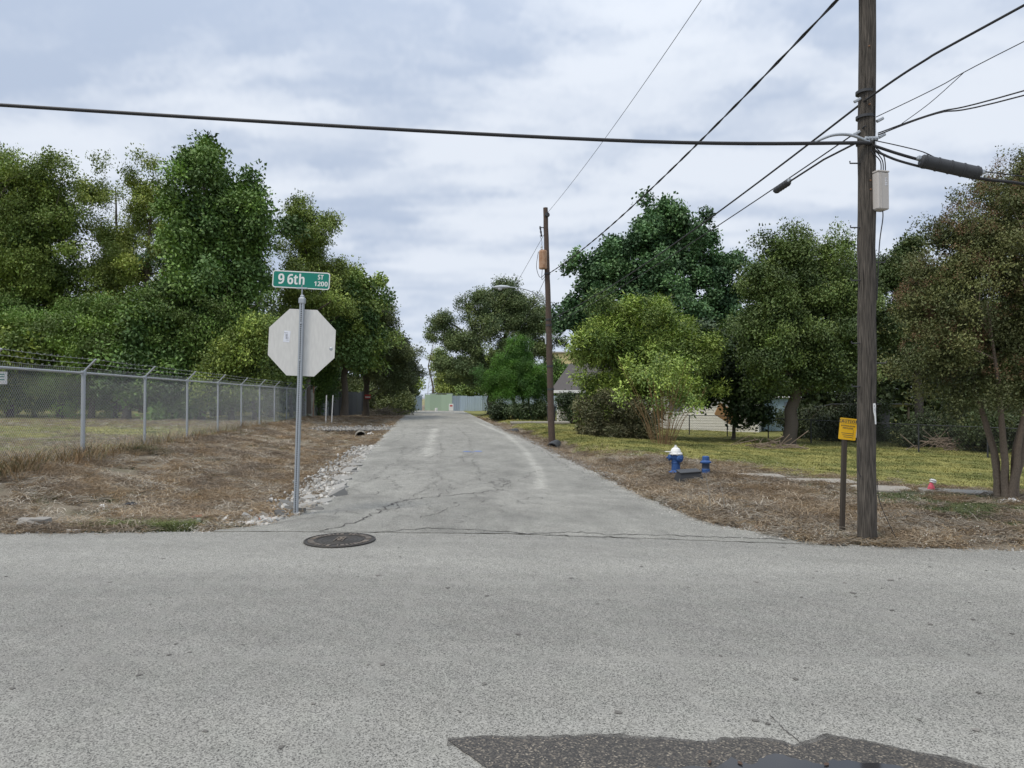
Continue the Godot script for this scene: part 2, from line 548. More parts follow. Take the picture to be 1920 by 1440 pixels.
func materials() -> void:
	var cell := FastNoiseLite.TYPE_CELLULAR
	var smp := FastNoiseLite.TYPE_SIMPLEX_SMOOTH
	var chips := noise_tex(cell, 0.2, 1536, [[0.0, grey(0.2)], [0.2, grey(0.52)], [0.5, grey(0.72)], [0.8, grey(0.92)], [1.0, grey(1.0)]], 4, 1, FastNoiseLite.RETURN_CELL_VALUE)
	var m := mat("asphalt", Color(1, 1, 1), 0.93, 0.0, true)
	triplanar(m, chips, Vector3(0.56, 0.56, 0.56))
	m.heightmap_enabled = true
	m.heightmap_texture = chips
	m.heightmap_scale = 0.35
	m = mat("wet_asphalt", Color(1, 1, 1), 0.6, 0.0, true)
	triplanar(m, noise_tex(cell, 0.15, 1024, [[0.0, Color(0.028, 0.026, 0.024)], [0.4, Color(0.05, 0.045, 0.039)], [0.75, Color(0.085, 0.075, 0.062)], [0.92, Color(0.15, 0.128, 0.1)], [1.0, Color(0.3, 0.26, 0.2)]], 9, 1, FastNoiseLite.RETURN_CELL_VALUE), Vector3(0.85, 0.85, 0.85))
	mat("puddle_water", Color(0.03, 0.03, 0.032), 0.06)
	mat("crack", Color(0.075, 0.07, 0.065), 1.0)
	m = mat("ground", Color(1, 1, 1), 1.0, 0.0, true)
	triplanar(m, noise_tex(smp, 0.045, 1024, [[0.0, Color(0.35, 0.33, 0.3)], [0.4, Color(0.75, 0.74, 0.7)], [0.6, Color(0.95, 0.95, 0.93)], [1.0, Color(1, 1, 1)]], 2, 5), Vector3(0.7, 0.7, 0.7))
	m.heightmap_enabled = true; m.heightmap_texture = m.albedo_texture; m.heightmap_scale = 2.5
	m = mat("blades", Color(1, 1, 1), 0.8, 0.0, true)
	m.backlight_enabled = true; m.backlight = Color(0.3, 0.3, 0.3)
	m = mat("straw", Color(1, 1, 1), 0.85, 0.0, true)
	m = mat("leaf", Color(1, 1, 1), 0.62, 0.0, true)
	m.backlight_enabled = true; m.backlight = Color(0.3, 0.34, 0.2)
	m = mat("stone", Color(1, 1, 1), 0.95, 0.0, true)
	triplanar(m, noise_tex(smp, 0.02, 512, [[0.0, grey(0.55)], [0.5, grey(0.85)], [1.0, grey(1.0)]], 12, 4), Vector3(2, 2, 2))
	var grain := noise_tex(smp, 0.03, 1024, [[0.0, grey(0.3)], [0.35, grey(0.62)], [0.6, grey(0.85)], [1.0, grey(1.0)]], 31, 5)
	m = mat("bark", Color(0.15, 0.125, 0.1), 0.95)
	triplanar(m, grain, Vector3(2.0, 0.5, 2.0))
	m = mat("pale_bark", Color(0.25, 0.195, 0.145), 0.9)
	triplanar(m, grain, Vector3(2.2, 0.6, 2.2))
	m = mat("pole_wood", Color(0.15, 0.13, 0.108), 0.92)
	var fibre := noise_tex(smp, 0.03, 1024, [[0.0, grey(0.08)], [0.36, grey(0.3)], [0.5, grey(0.62)], [0.64, grey(0.9)], [1.0, grey(1.0)]], 37, 5)
	triplanar(m, fibre, Vector3(5.5, 0.1, 5.5))
	m.heightmap_enabled = true; m.heightmap_texture = fibre; m.heightmap_scale = 1.2
	m = mat("red_wood", Color(0.115, 0.082, 0.064), 0.92)
	triplanar(m, grain, Vector3(3.0, 0.15, 3.0))
	mat("galvanised", Color(0.42, 0.45, 0.48), 0.5, 0.55)
	mat("fence_wire", Color(0.44, 0.455, 0.47), 0.55, 0.4)
	m = mat("sign_back", Color(0.72, 0.71, 0.675), 0.5, 0.1)
	triplanar(m, noise_tex(smp, 0.03, 512, [[0.0, grey(0.86)], [1.0, grey(1.0)]], 6, 4), Vector3(1.5, 0.35, 1.5))
	m = mat("sign_green", Color(0.0, 0.2, 0.145), 0.4)
	mat("white_paint", Color(0.78, 0.78, 0.76), 0.45)
	mat("sticker", Color(0.76, 0.78, 0.84), 0.5)
	mat("ink", Color(0.12, 0.12, 0.14), 0.7)
	mat("black_rubber", Color(0.022, 0.022, 0.024), 0.6)
	mat("black_plastic", Color(0.04, 0.042, 0.046), 0.55)
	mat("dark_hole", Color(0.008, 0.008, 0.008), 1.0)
	mat("box_beige", Color(0.5, 0.47, 0.44), 0.55)
	m = mat("rust", Color(0.3, 0.16, 0.085), 0.85)
	triplanar(m, noise_tex(smp, 0.03, 256, [[0.0, grey(0.5)], [1.0, grey(1.0)]], 16, 4), Vector3(2, 2, 2))
	m = mat("transformer", Color(0.46, 0.3, 0.2), 0.75)
	triplanar(m, noise_tex(smp, 0.02, 256, [[0.0, Color(0.5, 0.35, 0.25)], [0.5, Color(0.9, 0.85, 0.8)], [1.0, Color(1, 1, 1)]], 17, 4), Vector3(1.5, 0.7, 1.5))
	m = mat("hydrant_blue", Color(0.03, 0.1, 0.31), 0.55)
	triplanar(m, noise_tex(smp, 0.03, 256, [[0.0, Color(0.55, 0.45, 0.4)], [0.35, Color(0.8, 0.78, 0.75)], [1.0, grey(1.0)]], 47, 5), Vector3(3, 3, 3))
	mat("sign_yellow", Color(0.72, 0.42, 0.012), 0.45)
	m = mat("cast_iron", Color(0.075, 0.068, 0.06), 0.62, 0.35)
	triplanar(m, noise_tex(smp, 0.02, 512, [[0.0, grey(0.55)], [1.0, grey(1.0)]], 19, 5), Vector3(2, 2, 2))
	m = mat("worn_iron", Color(0.17, 0.145, 0.12), 0.5, 0.4)
	m = mat("concrete", Color(0.4, 0.37, 0.32), 0.95)
	triplanar(m, noise_tex(smp, 0.02, 512, [[0.0, grey(0.6)], [1.0, grey(1.0)]], 23, 5), Vector3(1, 1, 1))
	mat("green_sheet", Color(0.3, 0.42, 0.29), 0.5, 0.1)
	mat("blue_sheet", Color(0.3, 0.4, 0.5), 0.5, 0.15)
	mat("grey_sheet", Color(0.2, 0.23, 0.27), 0.55, 0.2)
	m = mat("siding", Color(0.7, 0.68, 0.62), 0.7)
	mat("pale_blue", Color(0.28, 0.38, 0.44), 0.7)
	m = mat("shingle", Color(0.12, 0.11, 0.108), 0.95)
	triplanar(m, noise_tex(smp, 0.05, 512, [[0.0, grey(0.6)], [1.0, grey(1.0)]], 29, 3), Vector3(0.8, 0.8, 0.8))
	mat("orange_board", Color(0.3, 0.165, 0.065), 0.7)
	mat("yellow_wall", Color(0.62, 0.52, 0.28), 0.8)
	mat("red_plastic", Color(0.5, 0.06, 0.06), 0.5)
	mat("pink", Color(0.72, 0.11, 0.16), 0.5)
	mat("brick", Color(0.24, 0.07, 0.04), 0.9)
	mat("blue_paint", Color(0.08, 0.2, 0.55), 0.7)
	mat("glass_grey", Color(0.5, 0.53, 0.55), 0.3)
	LEAF.broad = leaf_spray(14, 0.52, 0.34)
	LEAF.small = leaf_spray(22, 0.36, 0.2)
	LEAF.big = leaf_spray(12, 0.58, 0.44, 0.3)
	LEAF.fine = leaf_spray(26, 0.42, 0.15)
	LEAF.lance = leaf_spray(18, 0.5, 0.17, 0.4)


# a smooth sheet over a grid of points with a colour each
func sheet(called: String, xs: PackedFloat32Array, ds: PackedFloat32Array, height: Callable, tint: Callable, m: Material, parent: Node = self) -> MeshInstance3D:
	var v := PackedVector3Array(); var n := PackedVector3Array(); var c := PackedColorArray(); var idx := PackedInt32Array()
	var w := xs.size(); var hh := ds.size()
	for d in ds:
		for x in xs:
			v.append(Vector3(x, height.call(x, d), -d)); c.append(tint.call(x, d))
	for j in hh:
		for i in w:
			var a := v[j * w + maxi(i - 1, 0)]; var b := v[j * w + mini(i + 1, w - 1)]
			var e := v[maxi(j - 1, 0) * w + i]; var f := v[mini(j + 1, hh - 1) * w + i]
			var k := (b - a).cross(f - e)
			n.append((k if k.y > 0 else -k).normalized())
	for j in hh - 1:
		for i in w - 1:
			var p := j * w + i
			idx.append_array([p, p + w, p + 1, p + 1, p + w, p + w + 1])
	var a := []
	a.resize(Mesh.ARRAY_MAX)
	a[Mesh.ARRAY_VERTEX] = v; a[Mesh.ARRAY_NORMAL] = n; a[Mesh.ARRAY_COLOR] = c; a[Mesh.ARRAY_INDEX] = idx
	var mesh := ArrayMesh.new()
	mesh.add_surface_from_arrays(Mesh.PRIMITIVE_TRIANGLES, a)
	return inst(called, mesh, m, parent)


func steps(spans: Array) -> PackedFloat32Array:
	var p := PackedFloat32Array()
	for s in spans:
		var k := int(round((s[1] - s[0]) / s[2]))
		for i in k: p.append(lerpf(s[0], s[1], float(i) / k))
	p.append(spans[-1][1])
	return p


func near_line(p: Vector2, pts: Array) -> float:
	var best := 1e9
	for i in range(pts.size() - 1):
		best = minf(best, p.distance_to(Geometry2D.get_closest_point_to_segment(p, pts[i], pts[i + 1])))
	return best


# a strip of two-rail rows: rows of [left point, right point], each cut across into n
func strip_sheet(called: String, rows: Array, n: int, tint: Callable, m: Material) -> MeshInstance3D:
	var v := PackedVector3Array(); var nn := PackedVector3Array(); var c := PackedColorArray(); var idx := PackedInt32Array()
	for r in rows:
		for i in n + 1:
			var p: Vector3 = r[0].lerp(r[1], float(i) / n)
			v.append(p); nn.append(Vector3.UP); c.append(tint.call(p.x, -p.z))
	# wound so that the front looks up, whichever way the rows run
	var turn: bool = (v[(n + 1) * (rows.size() / 2 + 1)] - v[(n + 1) * (rows.size() / 2)]).cross(v[(n + 1) * (rows.size() / 2) + n] - v[(n + 1) * (rows.size() / 2)]).y > 0.0
	for j in rows.size() - 1:
		for i in n:
			var p := j * (n + 1) + i
			if turn: idx.append_array([p, p + 1, p + n + 1, p + 1, p + n + 2, p + n + 1])
			else: idx.append_array([p, p + n + 1, p + 1, p + 1, p + n + 1, p + n + 2])
	var a := []
	a.resize(Mesh.ARRAY_MAX)
	a[Mesh.ARRAY_VERTEX] = v; a[Mesh.ARRAY_NORMAL] = nn; a[Mesh.ARRAY_COLOR] = c; a[Mesh.ARRAY_INDEX] = idx
	var mesh := ArrayMesh.new()
	mesh.add_surface_from_arrays(Mesh.PRIMITIVE_TRIANGLES, a)
	return inst(called, mesh, m)


const SKID_A := [Vector2(-2.33, 19.4), Vector2(-2.86, 25.0), Vector2(-3.38, 30.4), Vector2(-3.9, 36.0)]
const SKID_B := [Vector2(-2.49, 47.3), Vector2(-0.23, 30.4), Vector2(0.4, 21.3), Vector2(0.55, 16.4), Vector2(0.58, 14.2), Vector2(0.49, 12.5)]


func main_tint(x: float, d: float) -> Color:
	var t := 0.345
	t *= 1.0 + 0.12 * nz.get_noise_2d(x * 0.7, d * 6.0) + 0.1 * nz2.get_noise_2d(x * 5.0, d * 14.0) + 0.14 * nz2.get_noise_2d(x * 40.0, d * 60.0)
	var wear: float = exp(-pow((d - 5.0 + x * 0.08) / 0.5, 2.0)) * 0.09 - exp(-pow((d - 6.9 + x * 0.08) / 0.6, 2.0)) * 0.08
	t *= 1.0 - wear * 1.2
	var lane: float = nz.get_noise_2d(x * 0.3, 60.0) * 0.3
	t *= 1.0 - 0.07 * exp(-pow((d - 3.9 + x * 0.08 + lane) / 0.35, 2.0)) - 0.07 * exp(-pow((d - 5.7 + x * 0.08 + lane) / 0.35, 2.0))
	return Color(t * 1.0, t * 0.98, t * 0.885)


func side_tint(x: float, d: float) -> Color:
	var t := 0.345
	t *= 1.0 + 0.16 * nz.get_noise_2d(x * 3.0 + 20.0, d * 1.8) + 0.16 * nz2.get_noise_2d(x * 9.0, d * 4.0) + 0.2 * nz2.get_noise_2d(x * 34.0, d * 16.0)
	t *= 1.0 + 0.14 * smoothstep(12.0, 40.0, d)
	# scuffed pale tyre marks, wide and soft
	var p := Vector2(x, d)
	if d < 50.0:
		t *= 1.0 + 0.42 * (1.0 - smoothstep(0.02, 0.17, near_line(p, SKID_B)))
		t *= 1.0 + 0.38 * (1.0 - smoothstep(0.02, 0.3, near_line(p, SKID_A)))
	# loose pale grit along the edges
	var e := minf(x - lin(LE, d), lin(RE, d) - x)
	t *= 1.0 + 0.18 * (1.0 - smoothstep(0.0, 0.35, e + 0.2 * nz2.get_noise_2d(x * 20.0, d * 14.0)))
	# darker worn patches on the left
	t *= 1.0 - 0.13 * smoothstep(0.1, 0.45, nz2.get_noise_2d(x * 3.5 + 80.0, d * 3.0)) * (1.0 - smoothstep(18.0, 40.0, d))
	return Color(t * 1.0, t * 0.98, t * 0.875)


func ribbon(called: String, pts: Array, width: float, y: float, m: Material, parent: Node, jit := 0.05, cut := 0.07) -> void:
	var line := []
	for i in range(pts.size() - 1):
		var a: Vector2 = pts[i]; var b: Vector2 = pts[i + 1]
		var k := maxi(2, int(a.distance_to(b) / cut))
		var side := (b - a).orthogonal().normalized()
		for j in k:
			var q := a.lerp(b, float(j) / k)
			line.append(q + side * rng.randfn(0.0, jit * 0.4) if i + j > 0 else q)
	line.append(pts[-1])
	var mb := MB.new()
	for i in range(line.size() - 1):
		var a: Vector2 = line[i]; var b: Vector2 = line[i + 1]
		var s := (b - a).orthogonal().normalized() * width * 0.5
		var w0 := rng.randf_range(0.35, 1.3); var w1 := rng.randf_range(0.35, 1.3)
		mb.quad(V(a.x - s.x * w0, y, a.y - s.y * w0), V(a.x + s.x * w0, y, a.y + s.y * w0), V(b.x + s.x * w1, y, b.y + s.y * w1), V(b.x - s.x * w1, y, b.y - s.y * w1))
	obj(called, mb, m, parent)


func ground_and_roads() -> void:
	var xs := steps([[-420, -60, 40], [-60, -14, 1.0], [-14, -10, 0.4], [-10, 8, 0.16], [8, 14, 0.4], [14, 60, 1.0], [60, 420, 40]])
	var ds := steps([[-300, -12, 32], [-12, 6, 1.5], [6, 7, 0.4], [7, 22, 0.16], [22, 45, 0.45], [45, 100, 1.2], [100, 600, 50]])
	struct(sheet("ground", xs, ds, ground_y, zone_color, M.ground))
	# main road, from its far edge back behind the viewer; the far edge is ragged
	var rows := []
	for x in steps([[-80, -9, 1.5], [-9, 9, 0.09], [9, 80, 1.5]]):
		var far: float = lin(ME, x) + 0.05 * nz2.get_noise_2d(x * 14.0, 3.0) + 0.03 * nz2.get_noise_2d(x * 60.0, 9.0)
		rows.append([V(x, 0.0, far - 10.0), V(x, 0.0, far)])
	var main := struct(strip_sheet("main_road", rows, 110, main_tint, M.asphalt))
	rows = []
	for d in steps([[7.4, 24, 0.1], [24, 86, 0.45]]):
		var j := 0.09 * nz2.get_noise_2d(d * 12.0, 40.0) + 0.05 * nz2.get_noise_2d(d * 45.0, 20.0)
		var k := 0.08 * nz2.get_noise_2d(d * 12.0, 90.0) + 0.05 * nz2.get_noise_2d(d * 45.0, 70.0)
		rows.append([V(lin(LE, d) + j, 0.004, d), V(lin(RE, d) + k, 0.004, d)])
	# it starts at the seam: cut each row's near part away where the main road lies
	var cut := []
	for i in 81:
		var x := lerpf(-4.4, 3.7, i / 80.0)
		cut.append(x)
	var rows2 := []
	for r in rows:
		var dd: float = -r[0].z
		if dd >= 8.52:
			rows2.append(r)
	# the wedge between the slanting seam and d = 8.52
	var first: Array = rows2[0]
	var wedge := []
	for i in 91:
		var x := lerpf(first[0].x, 3.75, i / 90.0)
		var lo: float = lin(ME, x) + 0.03 * nz2.get_noise_2d(x * 30.0, 60.0)
		var hi: float = -first[0].z
		if x > first[1].x:
			hi = minf(hi, lo + maxf(0.0, (hi - lo) * (1.0 - (x - first[1].x) / (3.75 - first[1].x))))
		wedge.append([V(x, 0.004, minf(lo, hi)), V(x, 0.004, hi)])
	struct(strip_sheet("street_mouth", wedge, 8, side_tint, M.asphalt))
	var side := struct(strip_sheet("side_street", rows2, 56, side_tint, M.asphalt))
	# cracks
	ribbon("crack", [Vector2(-1.69, 8.4), Vector2(-1.04, 8.66), Vector2(-0.52, 8.6), Vector2(-0.13, 8.45), Vector2(0.19, 8.33), Vector2(0.5, 8.38), Vector2(0.83, 8.45), Vector2(1.18, 8.28), Vector2(1.67, 8.27), Vector2(2.25, 8.14), Vector2(2.92, 8.06), Vector2(3.25, 7.88)], 0.02, 0.008, M.crack, side, 0.06)
	ribbon("crack", [Vector2(0.37, 8.25), Vector2(0.74, 8.16), Vector2(1.1, 8.16), Vector2(1.44, 7.98)], 0.014, 0.009, M.crack, main, 0.05)
	ribbon("crack", [Vector2(-2.3, 8.5), Vector2(-2.16, 8.69), Vector2(-1.92, 9.46), Vector2(-1.8, 10.65), Vector2(-1.66, 11.03), Vector2(-1.12, 11.51), Vector2(-0.54, 11.9), Vector2(-0.23, 12.31)], 0.02, 0.009, M.crack, side, 0.09)
	for c in [[Vector2(-0.23, 12.31), Vector2(-0.21, 13.74), Vector2(-0.05, 13.31), Vector2(-0.2, 12.6)], [Vector2(-0.23, 12.31), Vector2(0.27, 11.83), Vector2(0.86, 11.51)], [Vector2(-3.07, 8.87), Vector2(-2.89, 9.26), Vector2(-2.5, 9.6)],
			[Vector2(-2.75, 17.0), Vector2(-2.95, 19.3), Vector2(-3.3, 21.3), Vector2(-3.4, 22.9)], [Vector2(-2.68, 13.7), Vector2(-2.84, 15.7), Vector2(-2.9, 17.3)], [Vector2(-2.68, 13.9), Vector2(-1.94, 15.2), Vector2(-1.45, 14.9)], [Vector2(-2.23, 18.5), Vector2(-2.02, 20.7), Vector2(-2.35, 23.6), Vector2(-2.66, 25.6)],
			[Vector2(-1.28, 17.0), Vector2(-1.2, 21.3), Vector2(-1.71, 28.4), Vector2(-3.0, 38.0)], [Vector2(-0.61, 14.7), Vector2(-0.9, 17.0), Vector2(-1.16, 20.3)], [Vector2(-0.29, 38.0), Vector2(0.4, 30.4), Vector2(0.65, 25.0), Vector2(1.3, 15.8), Vector2(1.6, 14.7)],
			[Vector2(-4.2, 25.0), Vector2(-4.3, 28.4), Vector2(-5.5, 35.5)], [Vector2(-3.6, 29), Vector2(-2.0, 30.0), Vector2(-0.9, 29.2)], [Vector2(-5, 40), Vector2(-3.5, 41), Vector2(-1.9, 40)], [Vector2(-2.3, 11.6), Vector2(-2.0, 12.6), Vector2(-2.5, 14.2)]]:
		ribbon("crack", c, 0.011, 0.01 + rng.randf() * 0.003, M.crack, side, 0.12, 0.12)
	# a web of finer cracks along the wheel tracks
	for i in 90:
		var d := 9.6 + 30.0 * pow(rng.randf(), 1.3)
		var l: float = lin(LE, d); var r: float = lin(RE, d)
		var x := lerpf(l, r, 0.06 + 0.8 * rng.randf() * (0.6 + 0.4 * rng.randf()))
		var p := Vector2(x, d)
		var pts := [p]
		var a := rng.randf() * TAU
		for k in 2 + rng.randi() % 4:
			a += rng.randfn(0.0, 0.7)
			p += Vector2(cos(a) * 0.25, sin(a) * (0.3 + d * 0.025))
			if p.x < lin(LE, p.y) + 0.15 or p.x > lin(RE, p.y) - 0.15 or p.y < 9.0: break
			pts.append(p)
		if pts.size() > 1: ribbon("crack", pts, rng.randf_range(0.004, 0.0085) + d * 0.0001, 0.0095 + rng.randf() * 0.003, M.crack, side, 0.14, 0.1)
	# little tar and oil spots
	var spot := MB.new()
	for k in 7: spot.tri(Vector3.ZERO, Vector3(cos(TAU * k / 7.0), 0, sin(TAU * k / 7.0)) * (1.0 - 0.3 * (k % 2)), Vector3(cos(TAU * (k + 1) / 7.0), 0, sin(TAU * (k + 1) / 7.0)) * (1.0 - 0.3 * ((k + 1) % 2)))
	var spots := []
	for i in 130:
		var d := rng.randf_range(2.6, 8.2)
		var sc := rng.randf_range(0.004, 0.02) * (1.0 if rng.randf() < 0.9 else 1.8)
		spots.append([Transform3D(Basis(Vector3.UP, rng.randf() * TAU) * Basis.from_scale(Vector3(sc * 1.4, 1, sc)), V(rng.randf_range(-0.8, 0.8) * d, 0.004, d)), Color(0.16, 0.15, 0.135) * rng.randf_range(0.6, 1.3)])
	stuff(scatter("tar_spots", spot.mesh(), M.straw, spots), "small dark tar spots scattered over the main road", "tar spots")
	ribbon("crack", [Vector2(1.3, 3.61), Vector2(1.31, 3.45), Vector2(1.34, 3.3)], 0.006, 0.004, M.crack, main, 0.01, 0.02)
	# spilt water by the viewer's feet: dark wet asphalt with a film of water in its middle
	var edge := [[-0.3, 3.34], [-0.1, 3.37], [0.1, 3.345], [0.4, 3.375], [0.6, 3.35], [0.92, 3.31], [1.1, 3.35], [1.27, 3.3], [1.3, 3.27], [1.5, 3.365], [1.64, 3.32], [1.79, 3.23], [2.1, 3.04], [2.4, 2.86]]
	rows = []
	for x in steps([[-0.3, 2.4, 0.02]]):
		var far: float = lin(edge, x) + 0.012 * nz2.get_noise_2d(x * 60.0, 5.0) + 0.01 * nz2.get_noise_2d(x * 240.0, 9.0)
		var back: float = far - minf((x + 0.3) * 1.9, 0.75)
		rows.append([V(x + (far - back) * 0.18, 0.005, back), V(x, 0.005, far)])
	var wet := strip_sheet("wet_patch", rows, 6, func(_x: float, _d: float) -> Color: return Color(1, 1, 1), M.wet_asphalt)
	var rim := []
	for r in rows:
		var f: Vector3 = r[1]
		var w := 0.02 + 0.03 * absf(nz2.get_noise_2d(f.x * 30.0, 77.0) + 0.3)
		rim.append([Vector3(f.x, 0.0025, f.z + 0.05), Vector3(f.x, 0.0025, f.z - w)])
	stuff(strip_sheet("damp_rim", rim, 3, func(x: float, d: float) -> Color: return Color(0.15, 0.143, 0.13) * (1.0 + 0.5 * nz2.get_noise_2d(x * 60.0, d * 60.0)), M.asphalt), "damp drying edge of the wet patch", "wet patch")
	stuff(wet, "dark wet patch of asphalt at the viewer's feet", "wet patch")
	rows = []
	for x in steps([[0.55, 1.85, 0.02]]):
		var f: float = (x - 0.55) / 1.3
		var far: float = 3.06 + 0.1 * sin(f * PI) + 0.09 * nz2.get_noise_2d(x * 30.0, 33.0) + 0.02 * nz2.get_noise_2d(x * 160.0, 3.0)
		rows.append([V(x, 0.009, minf(far - 0.01, 3.04 - 0.28 * sin(f * PI) + 0.1 * nz2.get_noise_2d(x * 30.0, 90.0))), V(x, 0.009, far)])
	var pud := strip_sheet("puddle", rows, 4, func(_x: float, _d: float) -> Color: return Color.WHITE, M.puddle_water)
	stuff(pud, "thin puddle of water inside the wet patch", "puddle")


func left_fence() -> void:
	var d0 := 8.3
	var fx := func(d: float) -> float: return -9.3 - 0.14 * (d - 15.4)
	var fence := thing("chain_link_fence", "tall galvanised chain link fence topped with barbed wire, left of the street", "fence", V(fx.call(d0), ground_y(fx.call(d0), d0), d0))
	var base := fence.position
	var ds := []
	for i in 14: ds.append(d0 + 3.55 * i)
	var tops := []; var arms := []; var feet := []
	for d in ds:
		var x: float = fx.call(d)
		var g := ground_y(x, d)
		var top: float = 0.3 + 1.83 + (g - 0.3) * 0.3
		feet.append(V(x, g - 0.1, d) - base); tops.append(V(x, top, d) - base); arms.append(V(x + 0.27, top + 0.3, d) - base)
	for i in ds.size():
		var mb := MB.new()
		var r := 0.045 if i == 2 or i == 0 else 0.034
		mb.tube([feet[i], tops[i] + Vector3(0, 0.03, 0)], [r, r], 10)
		var post := obj("post", mb, M.galvanised, fence)
		var ma := MB.new()
		var a: Vector3 = tops[i] + Vector3(0, 0.02, 0)
		var dir: Vector3 = (arms[i] - a).normalized()
		ma.box((a + arms[i]) * 0.5, Vector3(a.distance_to(arms[i]), 0.035, 0.045), 0.008, Basis(Vector3(0, 0, 1), atan2(dir.y, dir.x)))
		ma.tube([tops[i] - Vector3(0, 0.05, 0), tops[i] + Vector3(0, 0.05, 0)], [r + 0.012, r + 0.012], 10)
		obj("barb_arm", ma, M.galvanised, post)
		if i > 0:
			for y in [0.45, 0.95, 1.4]:
				var mt := MB.new()
				mt.tube([feet[i] + Vector3(0, 0.1 + y, 0), feet[i] + Vector3(0, 0.125 + y, 0)], [r + 0.006, r + 0.006], 8)
				obj("tie_band", mt, M.galvanised, post)
	var rail := MB.new()
	var rp := []
	for t in tops: rp.append(t)
	rail.tube(rp, same(0.024, rp.size()), 8)
	obj("top_rail", rail, M.galvanised, fence)
	for k in 3:
		var mb := MB.new()
		for i in range(ds.size() - 1):
			var f := 0.36 + 0.31 * k
			var a: Vector3 = tops[i].lerp(arms[i], f); var b: Vector3 = tops[i + 1].lerp(arms[i + 1], f)
			mb.tube(cable_pts(a, b, 0.02, 4), same(0.0032, 5), 3)
			for j in 14:
				var c := a.lerp(b, (j + 0.5) / 14.0)
				for q in 2:
					var dv := rnd_dir() * 0.024
					mb.tube([c - dv, c + dv], [0.0022, 0.0022], 3, Color.WHITE, false)
		obj("barbed_wire", mb, M.fence_wire, fence)
	# the woven mesh, one panel a bay: crossing wires clipped to the bay, twisted ends above the rail
	for i in range(ds.size() - 1):
		var mb := MB.new()
		var a: Vector3 = feet[i] + Vector3(0, 0.13, 0); var b: Vector3 = feet[i + 1] + Vector3(0, 0.13, 0)
		var ta: Vector3 = tops[i] + Vector3(0, 0.03, 0); var tb: Vector3 = tops[i + 1] + Vector3(0, 0.03, 0)
		var ln := a.distance_to(b); var hh := (ta.y - a.y + tb.y - b.y) * 0.5
		var out := Vector3(0.03, 0, 0)
		var pt := func(u: float, w: float) -> Vector3: return a.lerp(b, u / ln).lerp(ta.lerp(tb, u / ln), w / hh) + out
		var pitch := 0.076
		var k := -hh
		while k < ln:
			for s in 2:
				var u0 := k; var w0 := 0.0; var u1 := k + hh; var w1 := hh
				if u0 < 0.0: w0 = -u0; u0 = 0.0
				if u1 > ln: w1 = hh - (u1 - ln); u1 = ln
				if w1 > w0:
					if s == 1:
						var z := w0; w0 = hh - w0; w1 = hh - w1
					mb.tube([pt.call(u0, w0), pt.call(u1, w1)], [0.002, 0.002], 3, Color.WHITE, false)
			k += pitch
		var u := 0.0
		while u < ln:
			mb.tube([pt.call(u, hh), pt.call(u, hh + 0.05)], [0.003, 0.0022], 3, Color.WHITE, false)
			u += pitch
		obj("mesh_panel", mb, M.fence_wire, fence)
	# a small pale notice wired to the mesh
	var nb := MB.new()
	nb.box(Vector3.ZERO, Vector3(0.3, 0.22, 0.004), 0.001)
	var notice := thing("notice_sign", "small white notice wired high on the chain link mesh", "sign", V(-8.94, 1.94, 12.35))
	notice.rotation.y = 1.2
	obj("panel", nb, M.white_paint, notice)
	for y in [0.06, 0.02, -0.03]:
		var lb := MB.new()
		lb.box(Vector3(0, y, 0.0035), Vector3(0.2, 0.018, 0.002))
		obj("print_line", lb, M.sign_green, notice)
	# leaning posts beyond the fence's end
	for p in [[-13.3, 47.5, 2.1, 0.07, "rust", "rust brown pipe post standing at the end of the chain link fence"], [-13.62, 45.2, 2.2, 0.07, "black_plastic", "dark thin post tied to the chain link fence"], [-12.95, 46.0, 1.6, 0.05, "concrete", "short weathered pale stake beside the rusty post"], [-11.15, 42.5, 1.65, 0.055, "white_paint", "white stake on the verge, nearer the fence"], [-10.85, 42.7, 1.7, 0.055, "white_paint", "white stake on the verge, nearer the street and leaning"]]:
		var mb := MB.new()
		var g := ground_y(p[0], p[1])
		var lean: float = rng.randf_range(0.02, 0.1)
		mb.tube([Vector3(0, -0.1, 0), Vector3(lean * 0.5, p[2] * 0.5, 0), Vector3(lean, p[2], 0)], same(p[3] * 0.6, 3), 8)
		var o := obj("marker_post", mb, M[p[4]])
		o.position = V(p[0], g, p[1])
		tag(o, p[5], "post")


func corrugated(width: float, height: float) -> ArrayMesh:
	var mb := MB.new()
	var n := int(round(width / 0.05))
	for i in n:
		var x0 := width * i / n; var x1 := width * (i + 1) / n
		var z0 := 0.016 * (1 if i % 4 < 2 else -1); var z1 := 0.016 * (1 if (i + 1) % 4 < 2 else -1)
		mb.quad(Vector3(x0, 0, z0), Vector3(x1, 0, z1), Vector3(x1, height, z1), Vector3(x0, height, z0))
		mb.quad(Vector3(x0, 0, z0 - 0.004), Vector3(x1, 0, z1 - 0.004), Vector3(x1, height, z1 - 0.004), Vector3(x0, height, z0 - 0.004))
	return mb.mesh()


